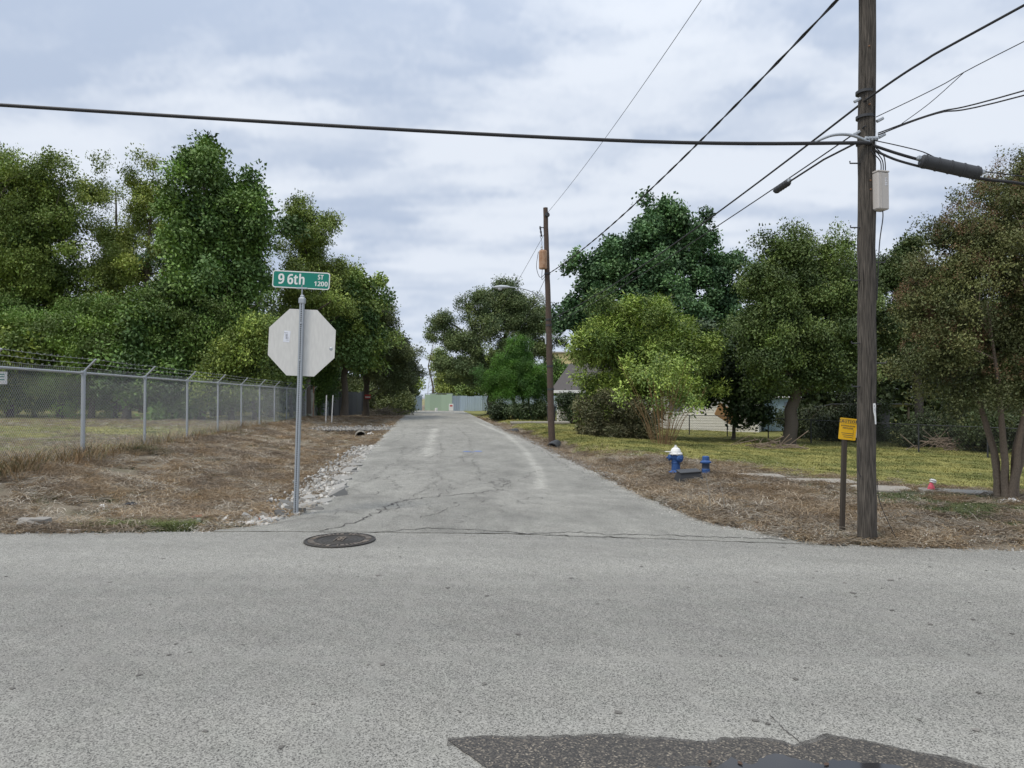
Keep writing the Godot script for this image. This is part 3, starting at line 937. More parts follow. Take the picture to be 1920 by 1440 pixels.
func sheet_fence(called: String, label: String, a: Vector3, b: Vector3, h: float, mats: Array, gate := false) -> void:
	var t := thing(called, label, "gate" if gate else "fence", a)
	var ln := a.distance_to(b)
	t.rotation.y = -atan2(b.z - a.z, b.x - a.x)
	var n := int(ceil(ln / 0.9))
	var w := ln / n
	for i in n:
		var hh := h + rng.randf_range(-0.05, 0.06)
		var o := inst("panel", corrugated(w - 0.012, hh), mats[rng.randi() % mats.size()], t)
		o.position = Vector3(w * i, rng.randf_range(-0.02, 0.03), rng.randf_range(-0.012, 0.012))
	for i in range(0, n + 1, 3):
		var mb := MB.new()
		mb.box(Vector3(w * i, h * 0.5, -0.09), Vector3(0.09, h + 0.1, 0.09), 0.01)
		obj("post", mb, M.grey_sheet, t)
	var mr := MB.new()
	mr.box(Vector3(ln * 0.5, h + (0.12 if gate else -0.2), -0.03 if gate else -0.12), Vector3(ln, 0.05, 0.06), 0.005)
	obj("rail", mr, M.grey_sheet, t)


func far_fence() -> void:
	var blues := []
	for k in 4: blues.append(mat("blue_sheet_%d" % k, Color(0.4, 0.49, 0.58) * [0.85, 0.95, 1.05, 1.15][k], 0.5, 0.15))
	var greens := []
	for k in 2: greens.append(mat("green_sheet_%d" % k, Color(0.4, 0.52, 0.4) * [0.95, 1.05][k], 0.5, 0.1))
	var greys := []
	for k in 4: greys.append(mat("grey_sheet_%d" % k, Color(0.14, 0.15, 0.16) * [0.5, 0.9, 1.1, 2.4][k], 0.55, 0.2))
	sheet_fence("metal_gate", "pale green corrugated metal gate closing the far end of the street", V(-10.6, 0, 86.2), V(-7.0, 0, 83.5), 1.95, greens, true)
	sheet_fence("metal_fence", "blue corrugated metal fence right of the green gate", V(-7.0, 0, 83.4), V(7.0, -0.1, 82.5), 1.75, blues)
	sheet_fence("metal_fence", "grey corrugated metal fence left of the green gate", V(-13.5, 0, 84.0), V(-10.9, 0, 86.0), 1.75, [greys[2], greys[3], blues[0]])
	sheet_fence("metal_fence", "dark corrugated fence between the chain link fence and the street trees", V(-14.9, 0.1, 54.5), V(-13.0, 0.0, 63.0), 1.95, greys)
	var mb := MB.new()
	mb.box(Vector3(0, 0.45, 0), Vector3(0.5, 0.8, 0.05), 0.01)
	var o := obj("board", mb, M.white_paint)
	o.position = V(-6.9, 0.02, 80.5); o.rotation.x = -0.1
	tag(o, "white and red board leaning on the metal fence by the gate", "board")
	mb = MB.new()
	mb.box(Vector3(0, 0.62, 0.03), Vector3(0.3, 0.16, 0.012))
	obj("red_print", mb, M.red_plastic, o)
	mb = MB.new()
	mb.lathe([[0.0, 0.0], [0.16, 0.0], [0.17, 0.34], [0.15, 0.36], [0.13, 0.3], [0.0, 0.3]], 12)
	o = obj("bucket", mb, M.white_paint)
	o.position = V(-8.8, 0.0, 82.5)
	tag(o, "white bucket standing before the green gate", "bucket")


func house_and_sheds() -> void:
	# the long low house behind the bushes
	var a := V(3.4, -0.25, 52.0); var b := V(15.9, -0.68, 46.0)
	var h := thing("house", "low cream sided house with a grey shingle roof behind the bushes", "house", a)
	var ln := Vector2(b.x - a.x, b.z - a.z).length()
	h.rotation.y = -atan2(b.z - a.z, b.x - a.x)
	var wall := MB.new()
	wall.box(Vector3(ln * 0.5, 0.9, -3.5), Vector3(ln - 0.06, 3.0, 6.94))
	var w := obj("wall", wall, M.siding, h)
	var sd := MB.new()
	for i in 17:
		var y := -0.6 + i * 0.18
		var c := Color(1, 1, 1)
		sd.quad(Vector3(0, y, 0.03), Vector3(ln, y, 0.03), Vector3(ln, y + 0.18, 0.008), Vector3(0, y + 0.18, 0.008), c)
		sd.quad(Vector3(0, y, 0.03), Vector3(ln, y, 0.03), Vector3(ln, y, 0.005), Vector3(0, y, 0.005), c)
		sd.quad(Vector3(-0.02, y, 0), Vector3(-0.02, y, -6.9), Vector3(0.0, y + 0.18, -6.9), Vector3(0.0, y + 0.18, 0), c)
		sd.quad(Vector3(ln + 0.02, y, 0), Vector3(ln + 0.02, y, -6.9), Vector3(ln, y + 0.18, -6.9), Vector3(ln, y + 0.18, 0), c)
	stuff(obj("siding", sd, M.siding, w))
	for x in [-0.03, ln + 0.03]:
		var cb := MB.new()
		cb.box(Vector3(x, 0.9, 0.03), Vector3(0.14, 3.0, 0.1), 0.01)
		obj("corner_board", cb, M.white_paint, h)
	var roof := MB.new()
	var e := 0.45
	roof.quad(Vector3(-e, 2.35, e), Vector3(ln + e, 2.35, e), Vector3(ln + e, 4.5, -3.5), Vector3(-e, 4.5, -3.5))
	roof.quad(Vector3(-e, 2.35, -7 - e), Vector3(ln + e, 2.35, -7 - e), Vector3(ln + e, 4.5, -3.5), Vector3(-e, 4.5, -3.5))
	roof.quad(Vector3(-e, 2.25, e), Vector3(ln + e, 2.25, e), Vector3(ln + e, 4.4, -3.5), Vector3(-e, 4.4, -3.5))
	var r := obj("roof", roof, M.shingle, h)
	var fa := MB.new()
	fa.box(Vector3(ln * 0.5, 2.26, e + 0.02), Vector3(ln + e * 2, 0.2, 0.04), 0.005)
	obj("fascia", fa, M.white_paint, r)
	var ga := MB.new()
	for x in [0.0, ln]:
		ga = MB.new()
		ga.tri(Vector3(x, 2.38, 0), Vector3(x, 2.38, -7), Vector3(x, 4.3, -3.5))
		obj("gable", ga, M.siding, h)
	for x in [1.6, 8.6]:
		var wf := MB.new()
		wf.box(Vector3(x, 1.4, 0.04), Vector3(1.1, 1.2, 0.06), 0.01)
		var wn := obj("window", wf, M.white_paint, h)
		var gp := MB.new()
		gp.box(Vector3(x, 1.4, 0.075), Vector3(0.94, 1.04, 0.02))
		obj("pane", gp, M.ink, wn)
	# an orange board leaning on the house and a pale blue shed beyond its end
	var ob := MB.new()
	ob.box(Vector3(0, 0, 0), Vector3(1.4, 0.9, 0.05), 0.01, Basis(Vector3(0, 0, 1), -0.55))
	var o := obj("board", ob, M.orange_board)
	o.position = V(13.6, 0.55, 45.2); o.rotation = Vector3(-0.15, 0.3, 0)
	tag(o, "orange brown board leaning against the white wall of the house", "board")
	var shed := thing("shed", "small pale blue shed right of the white house end", "shed", V(16.9, -0.66, 47.5))
	var sb := MB.new()
	sb.box(Vector3(1.1, 1.1, -1.5), Vector3(2.2, 2.2, 3.0), 0.02)
	obj("wall", sb, M.pale_blue, shed)
	sb = MB.new()
	sb.box(Vector3(1.1, 2.26, -1.5), Vector3(2.6, 0.1, 3.4), 0.02)
	obj("roof", sb, M.white_paint, shed)
	sb = MB.new()
	sb.box(Vector3(1.7, 1.0, 0.01), Vector3(0.75, 1.9, 0.05), 0.01)
	var dr := obj("door", sb, M.grey_sheet, shed)
	sb = MB.new()
	sb.box(Vector3(1.42, 1.0, 0.05), Vector3(0.04, 0.12, 0.04), 0.005)
	obj("handle", sb, M.white_paint, dr)
	# a dark lean-to behind the back fence
	var lean := thing("lean_to", "dark open lean-to roof behind the low fence", "shed", V(19.0, -0.68, 42.0))
	sb = MB.new()
	sb.box(Vector3(2.3, 1.75, -1.2), Vector3(4.8, 0.07, 2.6), 0.01, Basis(Vector3(1, 0, 0), -0.1))
	obj("roof", sb, M.black_plastic, lean)
	sb = MB.new()
	sb.box(Vector3(2.3, 0.85, -2.4), Vector3(4.6, 1.7, 0.06))
	obj("back_wall", sb, M.ink, lean)
	for x in [0.1, 2.3, 4.5]:
		sb = MB.new()
		sb.box(Vector3(x, 0.86, -0.1), Vector3(0.1, 1.72, 0.1), 0.01)
		obj("post", sb, M.bark, lean)
	# a yellow building far behind the trees
	var yb := thing("building", "pale yellow flat roofed building far behind the house", "building", V(6.0, 0, 122.0))
	sb = MB.new()
	sb.box(Vector3(6, 4.6, -4), Vector3(12, 9.2, 8), 0.05)
	obj("wall", sb, M.yellow_wall, yb)
	sb = MB.new()
	sb.box(Vector3(6, 9.3, -4), Vector3(12.5, 0.3, 8.5), 0.05)
	obj("roof", sb, M.concrete, yb)
	for i in 5:
		sb = MB.new()
		sb.box(Vector3(1.3 + 2.3 * i, 6.5, 0.02), Vector3(1.2, 1.6, 0.08))
		obj("window", sb, M.ink, yb)
	# two pale low buildings beyond the gate
	for q in [[-15.5, 150.0, 7.0, 4.6, "long low white building far beyond the gate, left"], [-6.5, 158.0, 6.0, 5.6, "low white building far beyond the gate, right, with a red band"]]:
		var lb := thing("warehouse", q[4], "building", V(q[0], 0, q[1]))
		sb = MB.new()
		sb.box(Vector3(q[2] * 0.5, q[3] * 0.5, -3), Vector3(q[2], q[3], 6), 0.05)
		obj("wall", sb, M.white_paint, lb)
		sb = MB.new()
		sb.box(Vector3(q[2] * 0.5, q[3] + 0.15, -3), Vector3(q[2] + 0.4, 0.3, 6.4), 0.05)
		obj("roof", sb, M.red_plastic if q[0] > -10.0 else M.concrete, lb)
	# a low back fence across the lawn: posts, rail and mesh
	var pts := [V(8.2, 0, 41.0), V(13.2, 0, 36.6), V(17.8, 0, 26.6), V(20.5, 0, 20.5)]
	var lf := thing("low_fence", "low wire mesh fence running along the back of the lawn", "fence", V(8.2, ground_y(8.2, 41.0), 41.0))
	var line := []
	for i in range(pts.size() - 1):
		var s: Vector3 = pts[i]; var f: Vector3 = pts[i + 1]
		var k := int(round(s.distance_to(f) / 2.6))
		for j in k: line.append(s.lerp(f, float(j) / k))
	line.append(pts[-1])
	for i in line.size():
		var p: Vector3 = line[i]
		p.y = ground_y(p.x, -p.z)
		line[i] = p - lf.position
		var mb := MB.new()
		mb.tube([line[i] - Vector3(0, 0.1, 0), line[i] + Vector3(0, 1.18, 0)], [0.03, 0.03], 6)
		obj("post", mb, M.black_plastic, lf)
	var rail := MB.new(); var net := MB.new()
	for i in range(line.size() - 1):
		var s: Vector3 = line[i]; var f: Vector3 = line[i + 1]
		rail.tube([s + Vector3(0, 1.14, 0), f + Vector3(0, 1.14, 0)], [0.018, 0.018], 5)
		var k := -1.1
		var l2 := s.distance_to(f)
		while k < l2:
			for side in 2:
				var u0 := maxf(k, 0.0); var u1 := minf(k + 1.1, l2)
				if u1 > u0:
					var w0 := u0 - k; var w1 := u1 - k
					if side == 1:
						w0 = 1.1 - w0; w1 = 1.1 - w1
					net.tube([s.lerp(f, u0 / l2) + Vector3(0, w0 + 0.03, 0), s.lerp(f, u1 / l2) + Vector3(0, w1 + 0.03, 0)], [0.003, 0.003], 3, Color.WHITE, false)
			k += 0.11
	obj("rail", rail, M.black_plastic, lf)
	obj("mesh_panel", net, M.black_plastic, lf)
	# a dark bin beside the house corner
	var bin := thing("bin", "dark wheeled bin beside the far utility pole and house corner", "bin", V(2.6, -0.1, 47.0))
	sb = MB.new()
	sb.lathe([[0.0, 0.05], [0.33, 0.05], [0.42, 1.1], [0.44, 1.12]], 4, Transform3D(Basis(Vector3.UP, PI / 4), Vector3.ZERO))
	obj("body", sb, M.black_plastic, bin)
	sb = MB.new()
	sb.box(Vector3(0, 1.16, 0), Vector3(0.7, 0.07, 0.72), 0.02, Basis(Vector3(0, 0, 1), 0.12))
	obj("lid", sb, M.black_plastic, bin)
	for s in [-1, 1]:
		sb = MB.new()
		sb.lathe([[0.0, -0.03], [0.1, -0.03], [0.1, 0.03], [0.0, 0.03]], 12, Transform3D(Basis(Vector3(0, 0, 1), PI / 2), Vector3(0.24 * s, 0.1, 0.22)))
		obj("wheel", sb, M.black_rubber, bin)


func trees() -> void:
	var olive := Color(0.084, 0.119, 0.027); var olive_l := Color(0.258, 0.300, 0.069)
	var deep := Color(0.054, 0.097, 0.026); var deep_l := Color(0.174, 0.258, 0.060)
	var yel := Color(0.120, 0.149, 0.036); var yel_l := Color(0.360, 0.378, 0.098)
	var teal := Color(0.042, 0.089, 0.040); var teal_l := Color(0.132, 0.222, 0.092)
	var oak := Color(0.050, 0.074, 0.021); var oak_l := Color(0.156, 0.198, 0.052)
	var lig := Color(0.1, 0.145, 0.032); var lig_l := Color(0.33, 0.385, 0.09)
	var G := "trees along the left beyond the chain link fence"
	# --- left row, from the frame's edge inwards
	plant("broadleaf_tree", "broad olive green tree at the far left behind the chain link fence", "tree", G, V(-31, 0.75, 44),
		[[-31.2, 13.2, 44, 4.0, 3.0, 3.5], [-33.5, 10.5, 44, 3.4, 3.2, 3], [-29.3, 11, 43.5, 2.6, 3.4, 3], [-31, 8, 43, 3.8, 2.6, 3], [-30, 15, 44, 2.2, 1.6, 2], [-28.9, 13.3, 44, 1.8, 1.6, 1.6], [-28.4, 9.0, 44, 2.2, 2.2, 2]],
		{"leaf": "small", "n": 7600, "size": 0.48, "rag": 1.3, "c1": olive, "c2": olive_l, "puffs": 210, "puff": 0.95, "stems": [[[-31, 0.6, 44, 0.34], [-30.9, 4, 44, 0.26], [-31.3, 8, 44, 0.2], [-31.2, 13, 44, 0.08]]]})
	plant("slender_tree", "thin crowned yellowish tree between the olive tree and the tallest one", "tree", G, V(-26, 0.8, 47),
		[[-26.4, 13.2, 47, 2.6, 3.0, 2.4], [-24.2, 13.6, 46, 1.9, 2.6, 1.9], [-26.2, 9.5, 46.5, 3.1, 2.4, 2.6], [-24, 9.8, 46, 2.4, 2.6, 2.2], [-25.2, 7, 45.5, 3.0, 1.8, 2.4], [-27.6, 15.2, 47, 1.1, 1.3, 1.1], [-23.3, 15.6, 46.5, 1.0, 1.6, 1.0], [-22.4, 11.6, 46, 1.6, 2.0, 1.6], [-21.8, 8.4, 45, 2.2, 2.0, 1.8]],
		{"leaf": "small", "n": 4600, "size": 0.42, "c1": yel, "c2": yel_l, "puffs": 230, "puff": 0.65, "rag": 1.15, "limbs": 2, "gap": 0.1, "stems": [[[-26, 0.6, 47, 0.26], [-25.8, 6, 47, 0.2], [-26.2, 11, 47, 0.12], [-26.4, 15.6, 47, 0.03]], [[-23.9, 0.6, 46, 0.22], [-23.8, 7, 46, 0.18], [-23.6, 12, 46, 0.1], [-23.4, 16, 46, 0.03]]]})
	plant("tall_tree", "tallest deep green tree left of the street sign", "tree", G, V(-17.4, 0.65, 42),
		[[-18.3, 13.6, 42, 1.9, 2.6, 2], [-17.2, 12.4, 42, 2.6, 2.6, 2.4], [-19.1, 15.4, 42, 0.9, 1.3, 1], [-18.3, 15.7, 42, 0.8, 1.1, 0.8], [-15.8, 11.2, 41.5, 2.1, 2.3, 2], [-18.6, 9.6, 41.5, 2.1, 2.2, 2], [-16.6, 8.4, 41, 3.0, 2.4, 2.4], [-16.3, 13.6, 42, 1.4, 1.2, 1.2]],
		{"leaf": "broad", "n": 7000, "size": 0.44, "rag": 1.35, "c1": deep, "c2": deep_l, "puffs": 230, "puff": 0.8, "stems": [[[-17.4, 0.5, 42, 0.36], [-17.5, 5, 42, 0.28], [-17.9, 10, 42, 0.16], [-18.6, 16, 42, 0.04]], [[-17.5, 5, 42, 0.2], [-16.6, 9, 42, 0.12], [-16.2, 13, 42, 0.04]]]})
	plant("slender_tree", "sparse yellow green tree rising behind the street name sign", "tree", G, V(-13.9, 0.6, 48),
		[[-14.2, 13.6, 48, 1.4, 1.5, 1.4], [-13.2, 12.6, 48, 1.6, 1.4, 1.6], [-14.9, 11.4, 48, 1.6, 1.6, 1.5], [-13.4, 10.2, 47.5, 2.1, 1.8, 2], [-12.6, 13.9, 48, 0.8, 0.8, 0.8], [-14.4, 8.4, 47, 2.4, 1.8, 2], [-12.6, 8.0, 47.5, 1.8, 1.6, 1.6]],
		{"leaf": "small", "n": 2700, "size": 0.44, "rag": 1.5, "c1": yel, "c2": olive_l, "puffs": 120, "puff": 0.75, "limbs": 2, "gap": 0.05, "stems": [[[-13.9, 0.5, 48, 0.27], [-14, 6, 48, 0.2], [-13.8, 11, 48, 0.1], [-13.7, 15, 48, 0.03]]]})
	plant("broadleaf_tree", "mid height green tree stepping down towards the street behind the stop sign", "tree", G, V(-12.3, 0.45, 52),
		[[-12.4, 9.9, 52, 2.0, 1.7, 2], [-11.2, 8.4, 51.5, 2.1, 1.9, 2], [-13.4, 7.6, 51, 2.4, 2.0, 2], [-10.9, 6.2, 51, 2.1, 1.7, 1.8], [-12.4, 5.2, 50.5, 2.6, 1.5, 2]],
		{"leaf": "broad", "n": 4200, "size": 0.48, "c1": deep, "c2": olive_l, "puffs": 125, "puff": 0.8, "stems": [[[-12.3, 0.3, 52, 0.26], [-12.2, 4, 52, 0.2], [-12.1, 9.5, 52, 0.05]]]})
	plant("street_tree", "dark round tree with a bare forked trunk on the left verge of the street", "tree", G, V(-12.0, 0.05, 58),
		[[-11.8, 8.2, 58, 1.7, 1.5, 1.6], [-10.8, 7.0, 57.5, 1.8, 1.7, 1.7], [-12.6, 6.5, 57.5, 1.8, 1.9, 1.7], [-9.9, 5.2, 57, 1.7, 1.8, 1.6], [-11.6, 4.7, 56.8, 2.2, 1.3, 1.7], [-9.6, 3.2, 57, 1.3, 1.1, 1.1], [-9.0, 4.4, 57.5, 0.9, 1.2, 1.0]],
		{"leaf": "small", "n": 5200, "size": 0.42, "c1": Color(0.06, 0.075, 0.027), "c2": Color(0.125, 0.135, 0.05), "puffs": 170, "puff": 0.65, "stems": [[[-12.0, -0.1, 58, 0.27], [-11.9, 2.6, 58, 0.22], [-12.5, 5, 58, 0.13], [-12.6, 7, 58, 0.04]], [[-11.9, 2.4, 58, 0.17], [-11.2, 4.6, 58, 0.13], [-10.8, 7.5, 58, 0.04]]]})
	plant("street_tree", "low dark tree at the far end of the street's left side by the gate", "tree", G, V(-12.4, 0.0, 72),
		[[-12.2, 5.6, 72, 2.1, 1.7, 2], [-10.9, 4.2, 72, 1.7, 1.6, 1.6], [-13.4, 4.0, 71, 1.7, 1.8, 1.6], [-10.9, 2.4, 72, 1.4, 0.9, 1.3], [-12.5, 7.2, 72, 1.1, 0.9, 1]],
		{"leaf": "small", "n": 2600, "size": 0.5, "c1": Color(0.05, 0.06, 0.025), "c2": Color(0.09, 0.1, 0.04), "puffs": 90, "puff": 0.8, "stems": [[[-12.4, -0.1, 72, 0.24], [-12.3, 2.4, 72, 0.18], [-12.1, 5.6, 72, 0.04]]]})
	# understorey in front of the row
	var us := [[-33.5, 40.5, 6.6, 2.9, "leftmost leafy understorey tree behind the chain link fence"], [-28.3, 40, 6.2, 2.7, "understorey tree below the broad olive tree"], [-23.4, 39.5, 6.9, 2.6, "bright leaved understorey tree below the thin yellowish tree"], [-19.3, 39, 6.6, 2.5, "understorey tree just left below the tallest tree"],
		[-15.2, 38.5, 6.3, 2.4, "understorey tree right below the tallest tree"], [-15.2, 44.8, 6.8, 2.2, "understorey tree directly behind the octagonal sign"], [-15.6, 53, 5.8, 2.0, "last understorey tree before the dark round street tree"]]
	for i in us.size():
		var u: Array = us[i]
		var g := ground_y(u[0], u[1])
		var lb := []
		for k in 6:
			lb.append([u[0] + rng.randf_range(-1, 1) * u[3] * 0.7, lerpf(1.9, u[2] - 1.2, k / 5.0), u[1] + rng.randf_range(-0.8, 0.8), u[3] * rng.randf_range(0.5, 0.75), rng.randf_range(0.9, 1.4), u[3] * 0.6])
		plant("understorey_tree", u[4], "tree", "young trees under the left row", V(u[0], g, u[1]), lb,
			{"leaf": "broad" if i % 2 else "small", "n": 3300, "size": 0.44, "c1": [deep, olive, olive, deep, olive, deep, deep][i], "c2": [deep_l, olive_l, Color(0.22, 0.31, 0.06), deep_l, olive_l, olive_l, deep_l][i], "puffs": 105, "puff": 0.75, "limbs": 4,
			"stems": [[[u[0], g - 0.1, u[1], 0.17], [u[0] + 0.2, 2.4, u[1], 0.13], [u[0], u[2] - 1.0, u[1], 0.03]], [[u[0] + 1.1, g - 0.1, u[1] + 0.5, 0.12], [u[0] + 1.2, 2.2, u[1], 0.09], [u[0] + 0.8, 4.4, u[1], 0.03]]]})
	# bare trunks that show through the fence
	for q in [[-25.2, 39.5, 0.19], [-20.9, 38.5, 0.22], [-17.0, 38.8, 0.19], [-29.8, 40, 0.17]]:
		var gx := ground_y(q[0], q[1])
		plant("shade_tree", ["grey trunked tree at the edge of the green patch in the fenced yard", "grey trunked tree in the middle of the fenced yard's edge", "grey trunked tree below the tallest tree in the fenced yard", "leftmost grey trunked tree in the fenced yard"][[0.19, 0.22, 0.19, 0.17].find(q[2]) if q[0] != -17.0 else 2], "tree", "trunks at the edge of the fenced yard", V(q[0], gx, q[1]),
			[[q[0], 5.2, q[1] + 0.8, 2.2, 1.3, 1.8], [q[0] + 0.9, 6.3, q[1] + 1.2, 1.8, 1.2, 1.6], [q[0] - 0.8, 4.1, q[1] + 0.6, 1.8, 1.0, 1.4]],
			{"leaf": "small", "n": 1700, "size": 0.42, "c1": olive, "c2": deep_l, "puffs": 60, "puff": 0.7, "stems": [[[q[0], gx - 0.1, q[1], q[2]], [q[0] + 0.1, 3, q[1] + 0.2, q[2] * 0.8], [q[0], 6.5, q[1] + 1, 0.06]]]})
	# --- far woods that close the view behind both rows
	var far := []
	for i in 15000:
		var x := rng.randf_range(-110, -17)
		var d := rng.randf_range(56, 80) + maxf(0.0, -x - 40) * 0.25
		var top: float = 9.0 + 3.5 * nz.get_noise_2d(x * 2.0, 7.0) + (3.0 if x < -60.0 else 0.0)
		var y := top * pow(rng.randf(), 0.8) + 0.2
		var j := rng.randf_range(0.7, 1.2)
		far.append([Transform3D(rnd_basis(rng.randf_range(0.6, 1.0)), V(x, y, d)), Color(0.06, 0.095, 0.03) * j])
	stuff(scatter("far_woods", LEAF.broad, M.leaf, far), "dense dark woods behind the left row of trees", "woods")
	far = []
	for i in 9000:
		var x := rng.randf_range(15.5, 80)
		var d := rng.randf_range(50, 66) - maxf(0.0, x - 22.0) * 0.3
		var top: float = 7.2 + 2.5 * nz.get_noise_2d(x * 2.0, 70.0)
		var y := top * pow(rng.randf(), 0.8) - 0.6
		var j := rng.randf_range(0.7, 1.2)
		far.append([Transform3D(rnd_basis(rng.randf_range(0.6, 1.0)), V(x, y, d)), Color(0.055, 0.082, 0.028) * j])
	stuff(scatter("far_woods", LEAF.broad, M.leaf, far), "dense dark woods behind the right hand lawn and fence", "woods")
	# --- beyond the gate
	var H := "trees beyond the far metal fence"
	for q in [[-15.6, 108, 6.0, 2.2, olive, olive_l, "small green tree beyond the gate, left of the bare one"], [-9.4, 112, 7.6, 2.0, yel, yel_l, "yellow topped small tree just beyond the gate"], [-5.0, 100, 8.0, 2.8, deep, olive_l, "green tree behind the blue metal fence, left"], [0.8, 98, 6.8, 2.6, olive, deep_l, "green tree behind the blue metal fence, middle"], [6.5, 96, 6.5, 2.6, deep, deep_l, "green tree behind the blue metal fence, right"], [-12.4, 125, 9.5, 1.6, olive, yel_l, "slim pale tree far beyond the gate"]]:
		var lb := []
		for k in 5: lb.append([q[0] + rng.randf_range(-1, 1) * q[3] * 0.7, lerpf(1.6, q[2] - 1.0, k / 4.0), q[1], q[3] * 0.7, 1.2, q[3] * 0.6])
		plant("distant_tree", q[6], "tree", H, V(q[0], 0, q[1]), lb, {"leaf": "broad", "n": 1100, "size": 0.6, "c1": q[4], "c2": q[5], "puffs": 60, "puff": 0.8, "limbs": 3, "stems": [[[q[0], -0.1, q[1], 0.2], [q[0], q[2] * 0.5, q[1], 0.14], [q[0] + 0.2, q[2], q[1], 0.03]]]})
	plant("bare_tree", "thin almost bare tree leaning beyond the gate", "tree", H, V(-11.2, 0, 100), [[-11.4, 7.3, 100, 1.6, 2.2, 1], [-10.4, 5, 100, 1.2, 1.6, 1]], {"leaf": "small", "n": 90, "size": 0.35, "c1": yel, "c2": yel_l, "puffs": 34, "puff": 0.5, "limbs": 1, "stems": [[[-11.0, -0.1, 100, 0.16], [-11.1, 3, 100, 0.12], [-11.8, 6, 100, 0.08], [-11.2, 9, 100, 0.03]]]})
	# --- the large tree right of the street's end, with a bough hanging left
	plant("spreading_tree", "large spreading grey green tree at the far right of the street, a bough reaching left", "tree", "", V(-1.9, 0, 69),
		[[-0.4, 11.4, 69, 2.3, 1.5, 2.4], [0.6, 10.2, 69, 2.8, 2.1, 2.6], [2.9, 9.4, 69, 2.0, 2.0, 2.0], [1.6, 8.3, 68, 2.6, 1.8, 2.2], [-2.7, 7.6, 68, 2.4, 2.0, 2.2], [-4.4, 6.4, 67.5, 1.8, 1.7, 1.7], [-6.6, 9.2, 68.5, 1.5, 1.2, 1.3], [-7.4, 8.0, 68.5, 0.9, 0.9, 0.9], [-4.0, 10.9, 69, 1.3, 0.8, 1.1], [-2.6, 11.4, 69, 1.0, 0.8, 1.0], [-3.4, 4.2, 67.5, 2.4, 1.5, 2.0], [-0.6, 5.6, 67.5, 2.2, 1.6, 2.0], [-5.3, 4.0, 68, 1.3, 1.2, 1.2], [-0.6, 12.5, 69, 1.0, 0.6, 0.9], [-5.6, 7.6, 68.5, 1.4, 1.2, 1.2], [-1.6, 9.4, 68.5, 2.0, 1.5, 1.8], [-5.4, 5.2, 68, 1.6, 1.3, 1.4], [-1.2, 3.6, 67.5, 1.8, 1.2, 1.6], [3.2, 6.4, 68, 1.8, 1.6, 1.6]],
		{"leaf": "small", "n": 7600, "size": 0.48, "rag": 0.9, "c1": Color(0.085, 0.112, 0.05), "c2": Color(0.165, 0.19, 0.075), "puffs": 260, "puff": 0.72, "limbs": 2, "gap": 0.08, "stems": [[[-1.9, -0.1, 69, 0.5], [-2.0, 2.6, 69, 0.4], [-1.2, 6, 69, 0.26], [0.4, 10.5, 69, 0.1], [0.6, 12.5, 69, 0.04]], [[-2.0, 2.6, 69, 0.28], [-3.2, 6.5, 69, 0.18], [-4.4, 10, 69, 0.09], [-4.6, 11.8, 69, 0.03]], [[-2.7, 5.0, 69, 0.14], [-5.0, 8.2, 69, 0.1], [-7.2, 9.6, 68.6, 0.04]]]})
	plant("cedar_tree", "dense bright green cedar shaped like a rounded cone on several thin trunks", "tree", "", V(0.55, 0, 56),
		[[0.45, 5.5, 56, 0.75, 1.0, 0.8], [0.5, 4.6, 56, 1.35, 1.0, 1.3], [0.3, 3.5, 55.6, 2.0, 1.0, 1.7], [-0.7, 3.1, 55.5, 1.35, 1.1, 1.2], [1.5, 3.1, 55.5, 1.3, 1.2, 1.2], [0.4, 2.5, 55.3, 2.1, 0.7, 1.6], [-1.3, 2.6, 55.6, 0.8, 0.8, 0.8], [1.9, 2.3, 55.5, 0.75, 0.8, 0.8]],
		{"leaf": "fine", "n": 9500, "size": 0.27, "c1": Color(0.042, 0.105, 0.015), "c2": Color(0.12, 0.235, 0.03), "puffs": 210, "puff": 0.48, "limbs": 6, "flat": 1.1, "gap": -0.2, "stems": [[[0.1, -0.1, 56, 0.11], [0.2, 1.8, 56, 0.1], [0.4, 5, 56, 0.03]], [[0.75, -0.1, 56.2, 0.1], [0.9, 1.8, 56, 0.08], [0.9, 4, 56, 0.03]], [[1.3, -0.1, 55.8, 0.09], [1.35, 1.7, 55.8, 0.07], [1.4, 3, 55.8, 0.03]], [[0.45, -0.1, 55.6, 0.08], [0.0, 1.6, 55.6, 0.07], [-0.6, 3, 55.6, 0.03]]]})
	for q in [[-0.9, 53.5, 1.1, 0.9, "low dark shrub at the cedar's left foot"], [0.6, 53, 1.0, 0.9, "low dark shrub under the cedar's trunks"], [2.0, 54, 1.3, 1.0, "dark shrub at the cedar's right foot by the bin"], [4.3, 50.5, 1.9, 1.0, "leafy shrub before the left corner of the house"], [5.6, 50, 1.6, 1.1, "shrub before the house wall beside the leafy corner shrub"]]:
		plant("shrub", q[4], "shrub", "shrubs at the house's left end", V(q[0], ground_y(q[0], q[1]), q[1]), [[q[0], q[2] * 0.5, q[1], q[3], q[2] * 0.5, 0.8]], {"leaf": "broad", "n": 420, "size": 0.3, "c1": Color(0.03, 0.045, 0.018), "c2": Color(0.06, 0.085, 0.03), "puffs": 26, "puff": 0.4, "limbs": 3, "stems": [[[q[0], -0.2, q[1], 0.04], [q[0], q[2] * 0.6, q[1], 0.02]]]})
